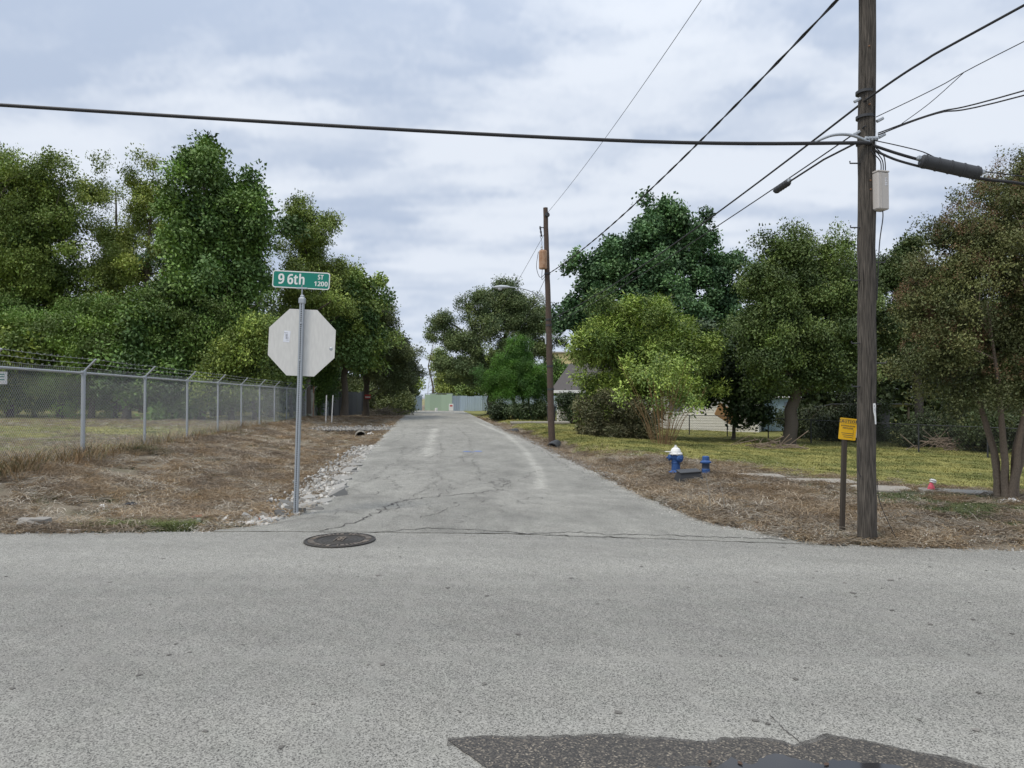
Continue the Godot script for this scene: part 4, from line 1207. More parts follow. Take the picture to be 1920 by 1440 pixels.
	for q in [[-14.6, 66, 3.2, 1.8, "bushy shrub behind the dark fence, left of the dark street tree"], [-16.8, 71, 4.0, 2.2, "shrub beyond the dark fence's far end"], [-14.2, 77, 3.2, 2.0, "shrub before the grey corrugated fence by the gate"], [-19.5, 80, 5.0, 2.6, "shrub far behind the left street trees"], [-10.4, 64, 1.7, 1.1, "low tangled shrub at the left road edge by the far culvert"]]:
		plant("shrub", q[4], "shrub", "shrubs at the far left of the street", V(q[0], 0, q[1]), [[q[0] - 0.5, q[2] * 0.4, q[1], q[3], q[2] * 0.4, 1.2], [q[0] + 0.5, q[2] * 0.6, q[1] + 0.5, q[3] * 0.8, q[2] * 0.4, 1.2]], {"leaf": "small", "n": 1300, "size": 0.5, "c1": Color(0.07, 0.085, 0.03), "c2": Color(0.16, 0.175, 0.06), "puffs": 46, "puff": 0.6, "limbs": 3, "stems": [[[q[0], -0.2, q[1], 0.06], [q[0], q[2] * 0.6, q[1], 0.02]]]})
	# --- right: big tree behind the house, bushes and oaks on the lawn's edge
	plant("cottonwood_tree", "tallest bluish green tree rising behind the house and the bush", "tree", "", V(12.5, -0.5, 62),
		[[13.2, 17.6, 62, 2.3, 2.0, 2.3], [12.6, 15.2, 62, 3.6, 2.4, 3.2], [15.4, 15.8, 62, 2.5, 2.2, 2.4], [9.6, 13.2, 61, 3.0, 2.4, 2.8], [6.9, 11.8, 61, 2.6, 2.4, 2.4], [12.8, 11.8, 60.5, 4.0, 2.6, 3.2], [17.2, 13.0, 61.5, 2.4, 2.2, 2.2], [18.3, 10.2, 61, 2.4, 2.2, 2.2], [8.2, 8.8, 60, 3.4, 2.2, 2.6], [5.2, 9.0, 60.5, 1.8, 2.0, 1.8], [14.6, 8.4, 60, 3.8, 2.2, 2.6], [11.2, 6.2, 59.5, 4.2, 1.8, 2.4], [19.0, 7.0, 60, 2.6, 2.0, 2.2]],
		{"leaf": "big", "n": 11000, "size": 0.5, "rag": 0.85, "c1": teal, "c2": teal_l, "puffs": 330, "puff": 0.85, "limbs": 4, "gap": -0.02, "stems": [[[12.5, -0.7, 62, 0.55], [12.4, 5, 62, 0.42], [12.8, 11, 62, 0.25], [13.2, 18, 62, 0.06]], [[12.4, 5, 62, 0.3], [9.6, 10, 62, 0.18], [8, 13.5, 62, 0.05]], [[12.6, 7, 62, 0.26], [16, 12, 62, 0.14], [17, 15, 62, 0.05]]]})
	plant("flowering_bush", "large light yellow green bush right of the far utility pole", "bush", "", V(4.6, -0.3, 33),
		[[4.8, 4.8, 33, 1.3, 1.2, 1.3], [5.9, 5.3, 33.2, 1.5, 1.1, 1.3], [4.5, 3.4, 32.6, 1.3, 1.1, 1.3], [5.3, 3.7, 32.2, 1.8, 1.3, 1.3], [7.4, 4.3, 32.8, 1.5, 1.2, 1.3], [8.5, 3.3, 32.6, 1.3, 1.2, 1.1], [6.8, 2.7, 31.8, 1.6, 1.0, 1.1], [4.1, 1.6, 32.4, 0.8, 0.9, 0.9], [4.8, 2.0, 31.8, 1.5, 0.9, 1.0], [8.3, 2.2, 32, 0.9, 0.8, 0.8]],
		{"leaf": "lance", "n": 7600, "size": 0.36, "c1": lig * 0.8, "c2": lig_l, "puffs": 260, "puff": 0.45, "rag": 1.9, "gap": 0.05, "limbs": 3, "stems": [[[4.4, -0.5, 33, 0.12], [4.2, 1.5, 33, 0.1], [4.2, 4.6, 33, 0.03]], [[4.9, -0.5, 33.2, 0.12], [5.6, 2, 33, 0.1], [6, 5, 33, 0.03]], [[5.2, -0.5, 32.6, 0.1], [6.8, 2, 32.6, 0.08], [7.8, 4, 32.6, 0.03]]]})
	plant("ivy_bush", "dark matted base of dead vines under the light yellow green bush", "bush", "", V(4.5, -0.3, 31.6),
		[[3.5, 0.7, 31.7, 0.8, 1.1, 0.7], [4.5, 0.7, 31.3, 1.2, 1.1, 0.8], [5.5, 0.6, 31.2, 0.9, 0.9, 0.8]],
		{"leaf": "fine", "n": 2300, "size": 0.3, "c1": Color(0.09, 0.085, 0.045), "c2": Color(0.17, 0.145, 0.085), "puffs": 90, "puff": 0.4, "limbs": 0})
	var fan := []
	var tips := []
	for i in 48:
		var a := rng.randf() * TAU
		var sp := pow(rng.randf(), 0.7)
		var hgt := rng.randf_range(1.7, 3.5)
		var bx := 5.75 + cos(a) * 0.3 * sp; var bd := 27.2 + sin(a) * 0.3 * sp
		var ex := 5.75 + cos(a) * sp * 1.75; var ed := 27.2 + sin(a) * sp * 1.2
		fan.append([[bx, -0.45, bd, 0.009], [lerpf(bx, ex, 0.4) , -0.35 + hgt * 0.5, lerpf(bd, ed, 0.35), 0.008], [ex, -0.35 + hgt, ed, 0.004]])
		if i % 2 == 0: tips.append([ex, -0.5 + hgt, ed, 0.4, 0.35, 0.4])
	plant("cane_shrub", "fan of bare tan canes with leaves only at the tips, behind the hydrant", "shrub", "", V(5.75, -0.36, 27.2), tips,
		{"leaf": "broad", "n": 330, "size": 0.22, "c1": lig, "c2": lig_l, "puffs": 60, "puff": 0.35, "limbs": 0, "wood": "canes", "bark": mat("cane", Color(0.27, 0.17, 0.085), 0.9), "stems": fan})
	plant("small_tree", "small dark tree with hanging leaves before the white house end", "tree", "", V(11.0, -0.55, 35.5),
		[[11.0, 3.6, 35.5, 1.6, 1.2, 1.4], [9.8, 2.8, 35.2, 1.2, 1.1, 1.1], [12.0, 2.6, 35.2, 1.2, 1.1, 1.1], [10.8, 2.0, 35, 1.3, 0.7, 1.0], [11.6, 1.1, 35, 0.8, 0.6, 0.7], [10.6, 4.6, 35.5, 1.2, 0.8, 1.2]],
		{"leaf": "big", "n": 2700, "size": 0.34, "c1": Color(0.03, 0.05, 0.02), "c2": Color(0.055, 0.085, 0.03), "puffs": 100, "puff": 0.5, "stems": [[[11.0, -0.7, 35.5, 0.1], [11.2, 0.8, 35.5, 0.08], [11.0, 3.6, 35.5, 0.03]], [[11.2, 0.6, 35.5, 0.06], [11.8, 2, 35.5, 0.04], [12.2, 3, 35.5, 0.02]]]})
	plant("oak_tree", "dark green oak on a leaning grey trunk left of the near utility pole", "tree", "oaks at the back of the lawn", V(12.6, -0.57, 32.5),
		[[13.0, 8.0, 32.8, 1.4, 1.3, 1.4], [14.7, 7.7, 33, 1.3, 1.3, 1.3], [11.7, 6.7, 32.6, 1.5, 1.3, 1.4], [13.6, 6.4, 32.3, 1.8, 1.4, 1.6], [15.6, 6.2, 32.8, 1.5, 1.6, 1.3], [12.4, 5.6, 32.4, 1.6, 1.4, 1.4], [11.5, 4.9, 32.2, 1.5, 1.2, 1.3], [13.3, 4.3, 31.8, 1.9, 1.3, 1.5], [15.2, 4.0, 32.2, 1.4, 1.3, 1.3], [12.2, 3.0, 31.8, 1.5, 0.9, 1.2], [14.4, 2.6, 31.8, 1.5, 0.9, 1.2], [11.9, 8.3, 32.8, 0.8, 0.8, 0.8]],
		{"leaf": "small", "n": 8600, "size": 0.36, "c1": oak, "c2": oak_l, "puffs": 290, "puff": 0.58, "gap": -0.05, "rag": 0.8, "stems": [[[12.5, -0.8, 32.5, 0.34], [12.9, 1.6, 32.5, 0.25], [13.2, 4, 32.5, 0.18], [13.2, 8, 32.6, 0.04]], [[13.0, 2.2, 32.5, 0.15], [14.4, 5, 32.5, 0.1], [15, 7.6, 32.7, 0.03]]]})
	plant("oak_tree", "thin crowned oak seen just behind the near utility pole", "tree", "oaks at the back of the lawn", V(17.4, -0.65, 35),
		[[17.0, 7.4, 35, 1.4, 1.3, 1.3], [18.6, 7.8, 35, 1.2, 1.2, 1.2], [19.9, 7.4, 35, 1.2, 1.3, 1.2], [17.2, 5.4, 34.6, 1.7, 1.2, 1.4], [19.2, 5.6, 34.8, 1.8, 1.3, 1.5], [21.0, 6.3, 35, 1.3, 1.2, 1.2], [18.2, 3.6, 34.4, 2.0, 1.1, 1.4], [20.6, 4.1, 34.6, 1.6, 1.1, 1.3], [19.6, 9.2, 35, 0.7, 0.8, 0.7]],
		{"leaf": "small", "n": 5600, "size": 0.36, "c1": oak, "c2": Color(0.095, 0.118, 0.035), "puffs": 220, "puff": 0.5, "gap": 0.12, "limbs": 2, "stems": [[[17.4, -0.8, 35, 0.2], [17.5, 2.4, 35, 0.16], [17.2, 7, 35, 0.03]], [[19.9, -0.8, 34.6, 0.22], [19.8, 2.6, 34.6, 0.18], [19.4, 8.6, 34.8, 0.03]]]})
	plant("oak_tree", "dark oak between the near utility pole and the brown crowned tree", "tree", "oaks at the back of the lawn", V(23.0, -0.65, 34.5),
		[[22.4, 4.0, 34, 1.9, 1.5, 1.5], [24.6, 5.6, 34.4, 2.0, 1.6, 1.6], [26.4, 4.2, 34, 2.0, 1.7, 1.6], [23.4, 2.4, 33.6, 2.0, 1.0, 1.4], [25.6, 2.2, 33.6, 2.0, 1.0, 1.4], [27.6, 6.3, 34.5, 2.0, 1.7, 1.6]],
		{"leaf": "small", "n": 5200, "size": 0.38, "c1": oak, "c2": oak_l, "puffs": 150, "puff": 0.6, "stems": [[[23.0, -0.8, 34.5, 0.24], [23.2, 2, 34.5, 0.2], [23.6, 5, 34.5, 0.05]], [[26.0, -0.8, 34.3, 0.2], [26, 2, 34.3, 0.16], [26, 5, 34.3, 0.04]]]})
	for q in [[16.6, 39.2, 1.4, 1.3, "dark thicket behind the low fence, right of the oak trunk"], [17.6, 36.5, 1.7, 1.5, "dark thicket behind the low fence next to the near pole"], [19.6, 32.5, 1.3, 1.3, "low dark thicket behind the fence right of the near pole"], [20.6, 29.6, 1.5, 1.3, "brushy thicket behind the fence below the dark oak"], [21.8, 26.6, 1.5, 1.5, "dark thicket behind the fence near the brown crowned tree"], [23.2, 23.5, 1.7, 1.6, "last dark thicket behind the fence at the frame's edge"]]:
		var g := ground_y(q[0], q[1])
		var st := []
		for k in 5: st.append([[q[0] + rng.randf_range(-1, 1), g - 0.1, q[1], 0.03], [q[0] + rng.randf_range(-1, 1) * 1.3, g + q[2] * 0.6, q[1], 0.02], [q[0] + rng.randf_range(-1, 1) * 1.8, g + q[2] * 1.2, q[1], 0.006]])
		plant("thicket", q[4], "thicket", "thickets behind the low back fence", V(q[0], g, q[1]), [[q[0] - 0.8, g + q[2] * 0.5, q[1], 1.2, q[2] * 0.55, 0.9], [q[0] + 0.8, g + q[2] * 0.6, q[1] + 0.3, 1.2, q[2] * 0.65, 0.9]], {"leaf": "small", "n": 1300, "size": 0.33, "c1": Color(0.028, 0.036, 0.015), "c2": Color(0.06, 0.075, 0.026), "puffs": 60, "puff": 0.5, "limbs": 4, "stems": st})
	# --- the near many stemmed tree at the right edge
	var cr := [[7.15, 3.3, 11.6, 0.7, 0.75, 0.7], [8.0, 4.35, 11.7, 0.85, 0.75, 0.8], [7.0, 2.35, 11.5, 0.6, 0.6, 0.6], [8.2, 2.7, 11.6, 0.9, 0.75, 0.9], [8.4, 3.6, 11.4, 0.9, 0.7, 0.8], [7.75, 1.85, 11.4, 0.8, 0.4, 0.7], [9.3, 3.2, 11.7, 0.9, 1.1, 0.9], [9.2, 4.6, 11.8, 0.9, 0.8, 0.8], [8.6, 5.2, 11.8, 0.6, 0.5, 0.6], [6.75, 3.0, 11.7, 0.45, 0.5, 0.45], [9.0, 2.0, 11.5, 0.8, 0.5, 0.8], [7.5, 4.2, 11.6, 0.5, 0.5, 0.5]]
	var stems := []
	for i in 7:
		var a := TAU * i / 7.0 + 0.3
		stems.append([[8.06 + cos(a) * 0.09, -0.15, 11.6 + sin(a) * 0.09, 0.062], [8.08 + cos(a) * 0.2, 0.75, 11.6 + sin(a) * 0.2, 0.05], [8.1 + cos(a) * 0.55, 1.9, 11.6 + sin(a) * 0.5, 0.032], [8.1 + cos(a) * 0.9, 3.1, 11.6 + sin(a) * 0.75, 0.008]])
	plant("crape_myrtle", "many stemmed tree with a brownish olive crown at the right edge of the lawn", "tree", "", V(8.06, -0.06, 11.6), cr,
		{"leaf": "small", "n": 12500, "size": 0.125, "rag": 1.5, "c1": Color(0.06, 0.068, 0.024), "c2": Color(0.16, 0.155, 0.056), "puffs": 300, "puff": 0.3, "limbs": 3, "flat": 1.0, "bark": M.pale_bark, "stems": stems})
	var tip := []
	for i in 1300:
		var l: Array = cr[rng.randi() % cr.size()]
		var q := rnd_dir()
		q.y = absf(q.y) * 1.1
		var p := V(l[0] + q.x * l[3], l[1] + q.y * l[4], l[2]) + Vector3(0, 0, q.z * l[5])
		tip.append([Transform3D(rnd_basis(rng.randf_range(0.04, 0.085)), p - V(8.06, -0.06, 11.6)), Color(0.2, 0.115, 0.06) * rng.randf_range(0.7, 1.3)])
	stuff(scatter("seed_heads", LEAF.fine, M.leaf, tip, get_node("crape_myrtle")))


func blade_tuft(count: int, height: float, spread: float, width: float, lean: float) -> ArrayMesh:
	var mb := MB.new()
	for i in count:
		var a := rng.randf() * TAU
		var p := Vector3(cos(a), 0, sin(a)) * spread * sqrt(rng.randf())
		var b := rng.randf() * TAU
		var dir := Vector3(cos(b) * lean, 1.0, sin(b) * lean).normalized()
		var h := height * rng.randf_range(0.5, 1.15)
		var s := Vector3(-sin(b), 0, cos(b)) * width * 0.5
		var m := p + dir * h * 0.55
		var t := p + (dir + Vector3(cos(b), -0.5, sin(b)) * lean * 0.5).normalized() * h
		var c := grey(rng.randf_range(0.7, 1.3))
		mb.quad(p - s, p + s, m + s * 0.8, m - s * 0.8, c)
		mb.tri(m - s * 0.8, m + s * 0.8, t, c)
	return mb.mesh()


func straw_tuft() -> ArrayMesh:
	var mb := MB.new()
	for i in 14:
		var a := rng.randf() * TAU
		var p := Vector3(rng.randf_range(-0.13, 0.13), rng.randf_range(0.0, 0.04), rng.randf_range(-0.13, 0.13))
		var dir := Vector3(cos(a), rng.randf_range(-0.12, 0.4), sin(a)).normalized()
		var h := rng.randf_range(0.08, 0.24)
		var s := dir.cross(Vector3.UP).normalized() * rng.randf_range(0.0017, 0.0036)
		var up := Vector3(0, s.length(), 0)
		var m := p + dir * h * 0.5 + Vector3(0, 0.01, 0)
		var t := p + dir * h + Vector3(0, -0.015, 0)
		var c := grey(rng.randf_range(0.6, 1.45))
		mb.quad(p - s, p + s, m + s, m - s, c); mb.tri(m - s, m + s, t, c)
		mb.quad(p - up, p + up, m + up, m - up, c)
	return mb.mesh()


func verge() -> void:
	var lawn := []; var straw := []; var tall := []; var green := []
	var straws := [Color(0.48, 0.42, 0.33), Color(0.37, 0.31, 0.235), Color(0.62, 0.565, 0.475), Color(0.25, 0.19, 0.13), Color(0.41, 0.305, 0.18)]
	# areas: x0, x1, d0, d1, tufts a square metre
	for a in [[-13.0, -2.6, 8.2, 14.0, 310.0], [-16.0, -2.6, 14.0, 24.0, 170.0], [-22.0, -3.0, 24.0, 60.0, 26.0], [1.6, 12.0, 6.3, 11.5, 330.0], [0.6, 14.0, 11.5, 19.0, 170.0], [-3.0, 26.0, 19.0, 40.0, 55.0], [-6.0, 14.0, 40.0, 70.0, 12.0], [-34.0, -10.0, 9.0, 42.0, 17.0]]:
		var n := int((a[1] - a[0]) * (a[3] - a[2]) * a[4])
		for i in n:
			var x := rng.randf_range(a[0], a[1]); var d := rng.randf_range(a[2], a[3])
			if absf(x) > d * 0.95 + 1.5: continue
			var e := off_road(x, d)
			if e < 0.03: continue
			if x < -2.0 and d > 9.0 and d < 24.0 and e < 0.75 and rng.randf() < 0.85: continue
			var z := zone(x, d)
			var big := 1.0 + maxf(0.0, d - 16.0) * 0.022
			var b := Basis(Vector3.UP, rng.randf() * TAU).scaled(Vector3(big, 1.0 + (big - 1.0) * 0.35, big) * rng.randf_range(0.7, 1.25))
			var g := ground_y(x, d)
			var p := V(x, g, d)
			var patch: float = nz2.get_noise_2d(x * 3.0 + 50.0, d * 3.0)
			if z.x < 0.5 and patch < -0.26 + 0.1 * rng.randfn(): continue
			if rng.randf() < z.y:
				var c := Color(0.17, 0.19, 0.05).lerp(Color(0.36, 0.335, 0.105), clampf(0.5 + patch * 1.4 + rng.randfn(0, 0.2), 0, 1))
				if z.x > 1.5: c = c * 1.25
				if z.x < 0.5: c = Color(0.075, 0.1, 0.032).lerp(Color(0.17, 0.16, 0.06), rng.randf() * rng.randf())
				if z.x < 0.5 and x > 0.0: green.append([Transform3D(b, p), c])
				else: lawn.append([Transform3D(b, p), c])
			elif z.x > 0.5 and rng.randf() < 0.6:
				lawn.append([Transform3D(b, p), Color(0.3, 0.24, 0.12) * rng.randf_range(0.7, 1.2)])
			else:
				var c: Color = straws[rng.randi() % 5]
				if patch > 0.12: c = c.lerp(straws[3], 0.6)
				var tan: float = nz.get_noise_2d(x * 4.0 + 200.0, d * 4.0)
				if tan > 0.05: c = c.lerp(Color(0.42, 0.29, 0.15), clampf(tan * 2.0, 0.0, 0.4))
				if x > 0.0: c = c * 0.84
				straw.append([Transform3D(Basis(Vector3.RIGHT, rng.randfn(0, 0.15)) * b, p + Vector3(0, 0.01, 0)), c * rng.randf_range(0.8, 1.15)])
	# tall dead weeds along the fence foot, green weeds by the road
	for i in 1300:
		var d := 11.5 + 22.0 * pow(rng.randf(), 1.6)
		var x := -9.3 - 0.14 * (d - 15.4) + rng.randfn(-0.1, 0.35)
		if d > 16.5 and rng.randf() < 0.55: continue
		tall.append([Transform3D(Basis(Vector3.UP, rng.randf() * TAU).scaled(Vector3.ONE * rng.randf_range(0.6, 1.3)), V(x, ground_y(x, d), d)), [Color(0.4, 0.3, 0.17), Color(0.3, 0.19, 0.09), Color(0.22, 0.16, 0.08), Color(0.13, 0.13, 0.05)][rng.randi() % 4] * rng.randf_range(0.8, 1.2)])
	for i in 420:
		var far := i % 3 == 0
		var d := rng.randfn(17.6, 0.3) if far else rng.randf_range(8.62, 8.95)
		var x := rng.randfn(-9.1, 0.35) if far else rng.randf_range(-4.6, -3.9) - (0.8 if i % 3 == 1 else 0.0)
		tall.append([Transform3D(Basis(Vector3.UP, rng.randf() * TAU).scaled(Vector3(0.8, 0.45, 0.8) * (1.0 if far else rng.randf_range(0.4, 0.8))), V(x, ground_y(x, d), d)), (Color(0.075, 0.085, 0.03) if far else Color(0.13, 0.16, 0.04)) * rng.randf_range(0.7, 1.3)])
	for i in 700:
		var d := rng.randf_range(8.5, 24.0)
		var x: float = lin(RE, d) + 0.1 + absf(rng.randfn(0, 0.9))
		if off_road(x, d) < 0.15: continue
		tall.append([Transform3D(Basis(Vector3.UP, rng.randf() * TAU).scaled(Vector3(0.7, 0.42, 0.7) * rng.randf_range(0.5, 1.2)), V(x, ground_y(x, d), d)), Color(0.4, 0.31, 0.2) * rng.randf_range(0.7, 1.2)])
	for q in [[-2.94, 9.72, 0.12, 40], [3.93, 7.85, 0.16, 90], [3.82, 8.25, 0.1, 30], [3.5, 15.2, 0.2, 60], [4.22, 14.9, 0.16, 40], [3.66, 14.1, 0.3, 50], [1.56, 27.6, 0.25, 60], [8.06, 11.5, 0.25, 80], [5.75, 27.0, 0.5, 60]]:
		for i in q[3]:
			var a := rng.randf() * TAU
			var x: float = q[0] + cos(a) * q[2] * rng.randf_range(0.7, 1.6); var d: float = q[1] + sin(a) * q[2] * rng.randf_range(0.7, 1.6)
			if off_road(x, d) < 0.02: continue
			tall.append([Transform3D(Basis(Vector3.UP, rng.randf() * TAU).scaled(Vector3(0.5, 0.22, 0.5) * rng.randf_range(0.6, 1.3)), V(x, ground_y(x, d), d)), [Color(0.4, 0.33, 0.22), Color(0.22, 0.17, 0.1), Color(0.13, 0.15, 0.05)][i % 3] * rng.randf_range(0.8, 1.2)])
	stuff(scatter("lawn_grass", blade_tuft(14, 0.085, 0.1, 0.009, 0.7), M.blades, lawn), "short yellow green grass of the lawn and the fenced yard", "grass")
	stuff(scatter("verge_grass", blade_tuft(12, 0.08, 0.09, 0.009, 0.9), M.blades, green), "dull green grass patches in the dry right verge", "grass")
	stuff(scatter("straw", straw_tuft(), M.straw, straw), "dry flattened straw covering both verges", "straw")
	stuff(scatter("weeds", blade_tuft(9, 0.5, 0.1, 0.007, 0.6), M.straw, tall), "tall dry and green weeds along the fence foot and the verges", "weeds")
	# dead leaves and chips scattered about
	var lit := []
	for i in 5200:
		var right := i % 2 == 0
		var d := rng.randf_range(7.6, 20.0)
		var x: float = (lin(RE, d) + absf(rng.randfn(0, 2.6))) if right else (lin(LE, d) - absf(rng.randfn(0, 2.8)))
		if off_road(x, d) < 0.02: continue
		lit.append([Transform3D(rnd_basis(rng.randf_range(0.015, 0.04)), V(x, ground_y(x, d) + rng.randf_range(0.02, 0.06), d)), [Color(0.5, 0.44, 0.36), Color(0.25, 0.15, 0.08), Color(0.6, 0.56, 0.5)][rng.randi() % 3]])
	stuff(scatter("leaf_litter", LEAF.broad, M.straw, lit), "dead leaves and pale chips scattered over the verges", "leaf litter")


func rock(seed_: int, sub := 6) -> ArrayMesh:
	var r := FastNoiseLite.new()
	r.seed = seed_; r.frequency = 0.9
	var mb := MB.new()
	var pt := func(i: int, j: int) -> Vector3:
		var a := TAU * (j % (sub * 2)) / (sub * 2.0); var b := PI * i / sub - PI / 2
		var p := Vector3(cos(b) * cos(a), sin(b), cos(b) * sin(a))
		p *= 0.8 + 0.55 * r.get_noise_3d(p.x, p.y, p.z)
		return Vector3(clampf(p.x, -0.62, 0.66), clampf(p.y, -0.5, 0.42), clampf(p.z, -0.6, 0.62))
	for i in sub:
		for j in sub * 2:
			mb.quad(pt.call(i, j), pt.call(i + 1, j), pt.call(i + 1, j + 1), pt.call(i, j + 1))
	return mb.mesh()


func roadside() -> void:
	var rocks := []
	for k in 5: rocks.append(rock(40 + k))
	# gravel and broken concrete along the street's left edge, and grit along the right edge
	var rows := [[], [], []]
	for i in 7500:
		var d := 8.9 + 15.0 * pow(rng.randf(), 1.2)
		var out := absf(rng.randfn(0.0, 0.33))
		var x: float = lin(LE, d) + 0.18 - out
		var s := rng.randf_range(0.012, 0.05) * (1.0 if rng.randf() < 0.85 else 1.8)
		var t := rng.randf_range(0.3, 0.62)
		rows[i % 3].append([Transform3D(rnd_basis(s) * Basis.from_scale(Vector3(1, 0.7, 1)), V(x, maxf(ground_y(x, d), -0.06) + s * 0.3, d)), Color(t, t * 0.97, t * 0.9)])
	for i in 650:
		var d := 34.7 + absf(rng.randfn(0.0, 2.2))
		var x: float = lin(LE, d) - rng.randf_range(0.0, 4.0)
		var s := rng.randf_range(0.03, 0.1)
		var t := rng.randf_range(0.2, 0.42)
		rows[i % 3].append([Transform3D(rnd_basis(s), V(x, maxf(ground_y(x, d), -0.02) + 0.01, d)), Color(t, t * 0.96, t * 0.88)])
	for i in 3200:
		var d := rng.randf_range(8.0, 40.0)
		var x: float = lin(RE, d) + rng.randfn(0.0, 0.14)
		var s := rng.randf_range(0.006, 0.022)
		var t := rng.randf_range(0.34, 0.6)
		rows[i % 3].append([Transform3D(rnd_basis(s), V(x, 0.005, d)), Color(t, t * 0.97, t * 0.9)])
	for i in 1500:
		var x := rng.randf_range(-9, 9)
		var d: float = lin(ME, x) + rng.randfn(0.03, 0.08)
		if x > -3.6 and x < 3.4: continue
		var s := rng.randf_range(0.005, 0.018)
		var t := rng.randf_range(0.34, 0.6)
		rows[i % 3].append([Transform3D(rnd_basis(s), V(x, 0.0, d)), Color(t, t * 0.97, t * 0.9)])
	for k in 3: stuff(scatter("gravel", rocks[k], M.stone, rows[k]), "pale gravel and grit along the edges of the street", "gravel")
	# larger lumps one can tell apart
	for q in [[-2.92, 11.6, 0.36, 0.5, "largest dark flat lump of old concrete halfway along the pale gravel left of the street"], [-3.35, 10.75, 0.26, 0.35, "grey lump of concrete at the gravel's outer edge above the sign post's foot"], [-3.0, 9.95, 0.24, 0.3, "dark lump of concrete just right of the sign post's foot"], [-2.78, 10.1, 0.22, 0.28, "dark lump at the road's edge, right of the one by the sign post"], [-3.05, 12.6, 0.3, 0.7, "pale lump in the gravel just beyond the largest dark one"], [-3.3, 13.8, 0.28, 0.65, "pale lump well up the gravel strip at the ditch side"], [-2.9, 10.9, 0.24, 0.7, "pale lump in the near gravel nearer the street"], [-3.2, 11.3, 0.26, 0.75, "palest flat lump at the gravel's ditch side next to the largest dark one"], [-3.5, 15.2, 0.3, 0.65, "pale lump far up the gravel strip where it narrows"], [-3.15, 10.15, 0.2, 0.25, "very dark small lump behind the sign post"], [-3.1, 9.6, 0.2, 0.2, "darkest small lump at the near end of the gravel"], [-3.45, 12.2, 0.24, 0.6, "mid grey lump on the gravel's ditch side beyond the largest one"], [-3.65, 16.6, 0.3, 0.6, "farthest pale lump on the gravel strip"], [-3.0, 10.45, 0.22, 0.62, "small pale lump in the near gravel between darker ones"], [-2.85, 12.0, 0.2, 0.7, "small pale lump at the street's edge beside the largest dark one"]]:
		var o := inst("concrete_lump", rocks[rng.randi() % 5], mat("lump_%d" % int(q[1] * 100), Color(q[3], q[3] * 0.97, q[3] * 0.9) * 0.45, 0.95))
		o.position = V(q[0], maxf(ground_y(q[0], q[1]), -0.1) + 0.03, q[1])
		o.rotation = Vector3(rng.randf_range(-0.3, 0.3), rng.randf() * TAU, rng.randf_range(-0.3, 0.3))
		o.scale = Vector3(q[2] * 1.0, q[2] * 0.5, q[2] * 0.75)
		tag(o, q[4], "rubble", "concrete lumps along the left edge of the street")
	var o := inst("stone", rocks[2], mat("grey_stone", Color(0.26, 0.245, 0.22), 0.95))
	o.position = V(-5.95, 0.03, 8.85); o.scale = Vector3(0.3, 0.16, 0.2)
	tag(o, "grey stone in the straw at the frame's lower left, by the main road", "stone")
	o = inst("stone", rocks[3], mat("pale_stone", Color(0.42, 0.39, 0.35), 0.95))
	o.position = V(-5.2, 0.0, 8.47); o.scale = Vector3(0.13, 0.08, 0.1)
	tag(o, "small pale stone at the very edge of the main road, lower left", "stone")
	# culvert pipes under the drives
	for q in [[-7.35, -0.3, 34.5, 0.27, "culvert pipe mouth in the left ditch under the nearer drive", true], [-10.9, -0.05, 64.5, 0.28, "culvert pipe mouth in the left ditch by the far trees", true], [1.36, -0.17, 24.3, 0.22, "culvert pipe mouth at the street's right edge before the far utility pole", false], [-0.1, -0.17, 34.5, 0.2, "small culvert pipe mouth at the street's right edge beyond the far utility pole", false]]:
		var t := thing("culvert_pipe", q[4], "pipe", V(q[0], q[1], q[2]), "culvert pipes in the ditches")
		t.rotation.y = 0.12 + (-0.25 if not q[5] else 0.1)
		var mb := MB.new()
		var fw := Transform3D(Basis(Vector3.RIGHT, -PI / 2), Vector3.ZERO)
		mb.lathe([[q[3] - 0.035, -0.1], [q[3] - 0.035, 2.4]], 18, fw)
		mb.lathe([[q[3] - 0.035, -0.1], [q[3], -0.1], [q[3], 1.2]], 18, fw)
		obj("barrel", mb, M.black_plastic if not q[5] else M.concrete, t)
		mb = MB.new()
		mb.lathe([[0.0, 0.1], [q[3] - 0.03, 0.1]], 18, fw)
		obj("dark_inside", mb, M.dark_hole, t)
	# earth drives above the culverts
	for q in [[2.2, 46.0, 3.8, "concrete path across the grass before the cedar and the bin"]]:
		var mb := MB.new()
		mb.box(Vector3.ZERO, Vector3(q[2], 0.14, 2.4 if q[0] < 0 else 0.9), 0.03)
		o = obj("driveway_slab", mb, M.concrete)
		o.position = V(q[0] - 0.4, -0.06 if q[0] < 0 else -0.04, q[1]); o.rotation.y = 0.12
		tag(o, q[3], "slab")
	# old paving slabs in the lawn's edge
	for q in [[6.05, 13.9, 1.3, 0.5, 0.1, "broken concrete slab, left piece, in the straw right of the blue valve post"], [7.05, 13.4, 0.8, 0.34, -0.15, "broken concrete slab, small middle piece behind the caution sign"], [6.55, 12.85, 0.7, 0.5, -0.1, "broken concrete slab, nearest piece left of the caution post"], [8.0, 12.75, 1.2, 0.4, -0.25, "concrete slab right of the near utility pole at the lawn's edge"], [5.1, 14.6, 0.9, 0.36, 0.06, "thin sunken slab nearest the blue valve post"]]:
		var mb := MB.new()
		mb.box(Vector3.ZERO, Vector3(q[2], 0.09, q[3]), 0.015)
		o = obj("paving_slab", mb, M.concrete)
		o.position = V(q[0], ground_y(q[0], q[1]) + 0.035, q[1]); o.rotation = Vector3(0.04, q[4], -0.02)
		tag(o, q[5], "slab")
	# manhole cover set in the main road
	var man := thing("manhole_cover", "round cast iron manhole cover set in the road before the sign post", "manhole cover", V(-1.92, 0.004, 7.95))
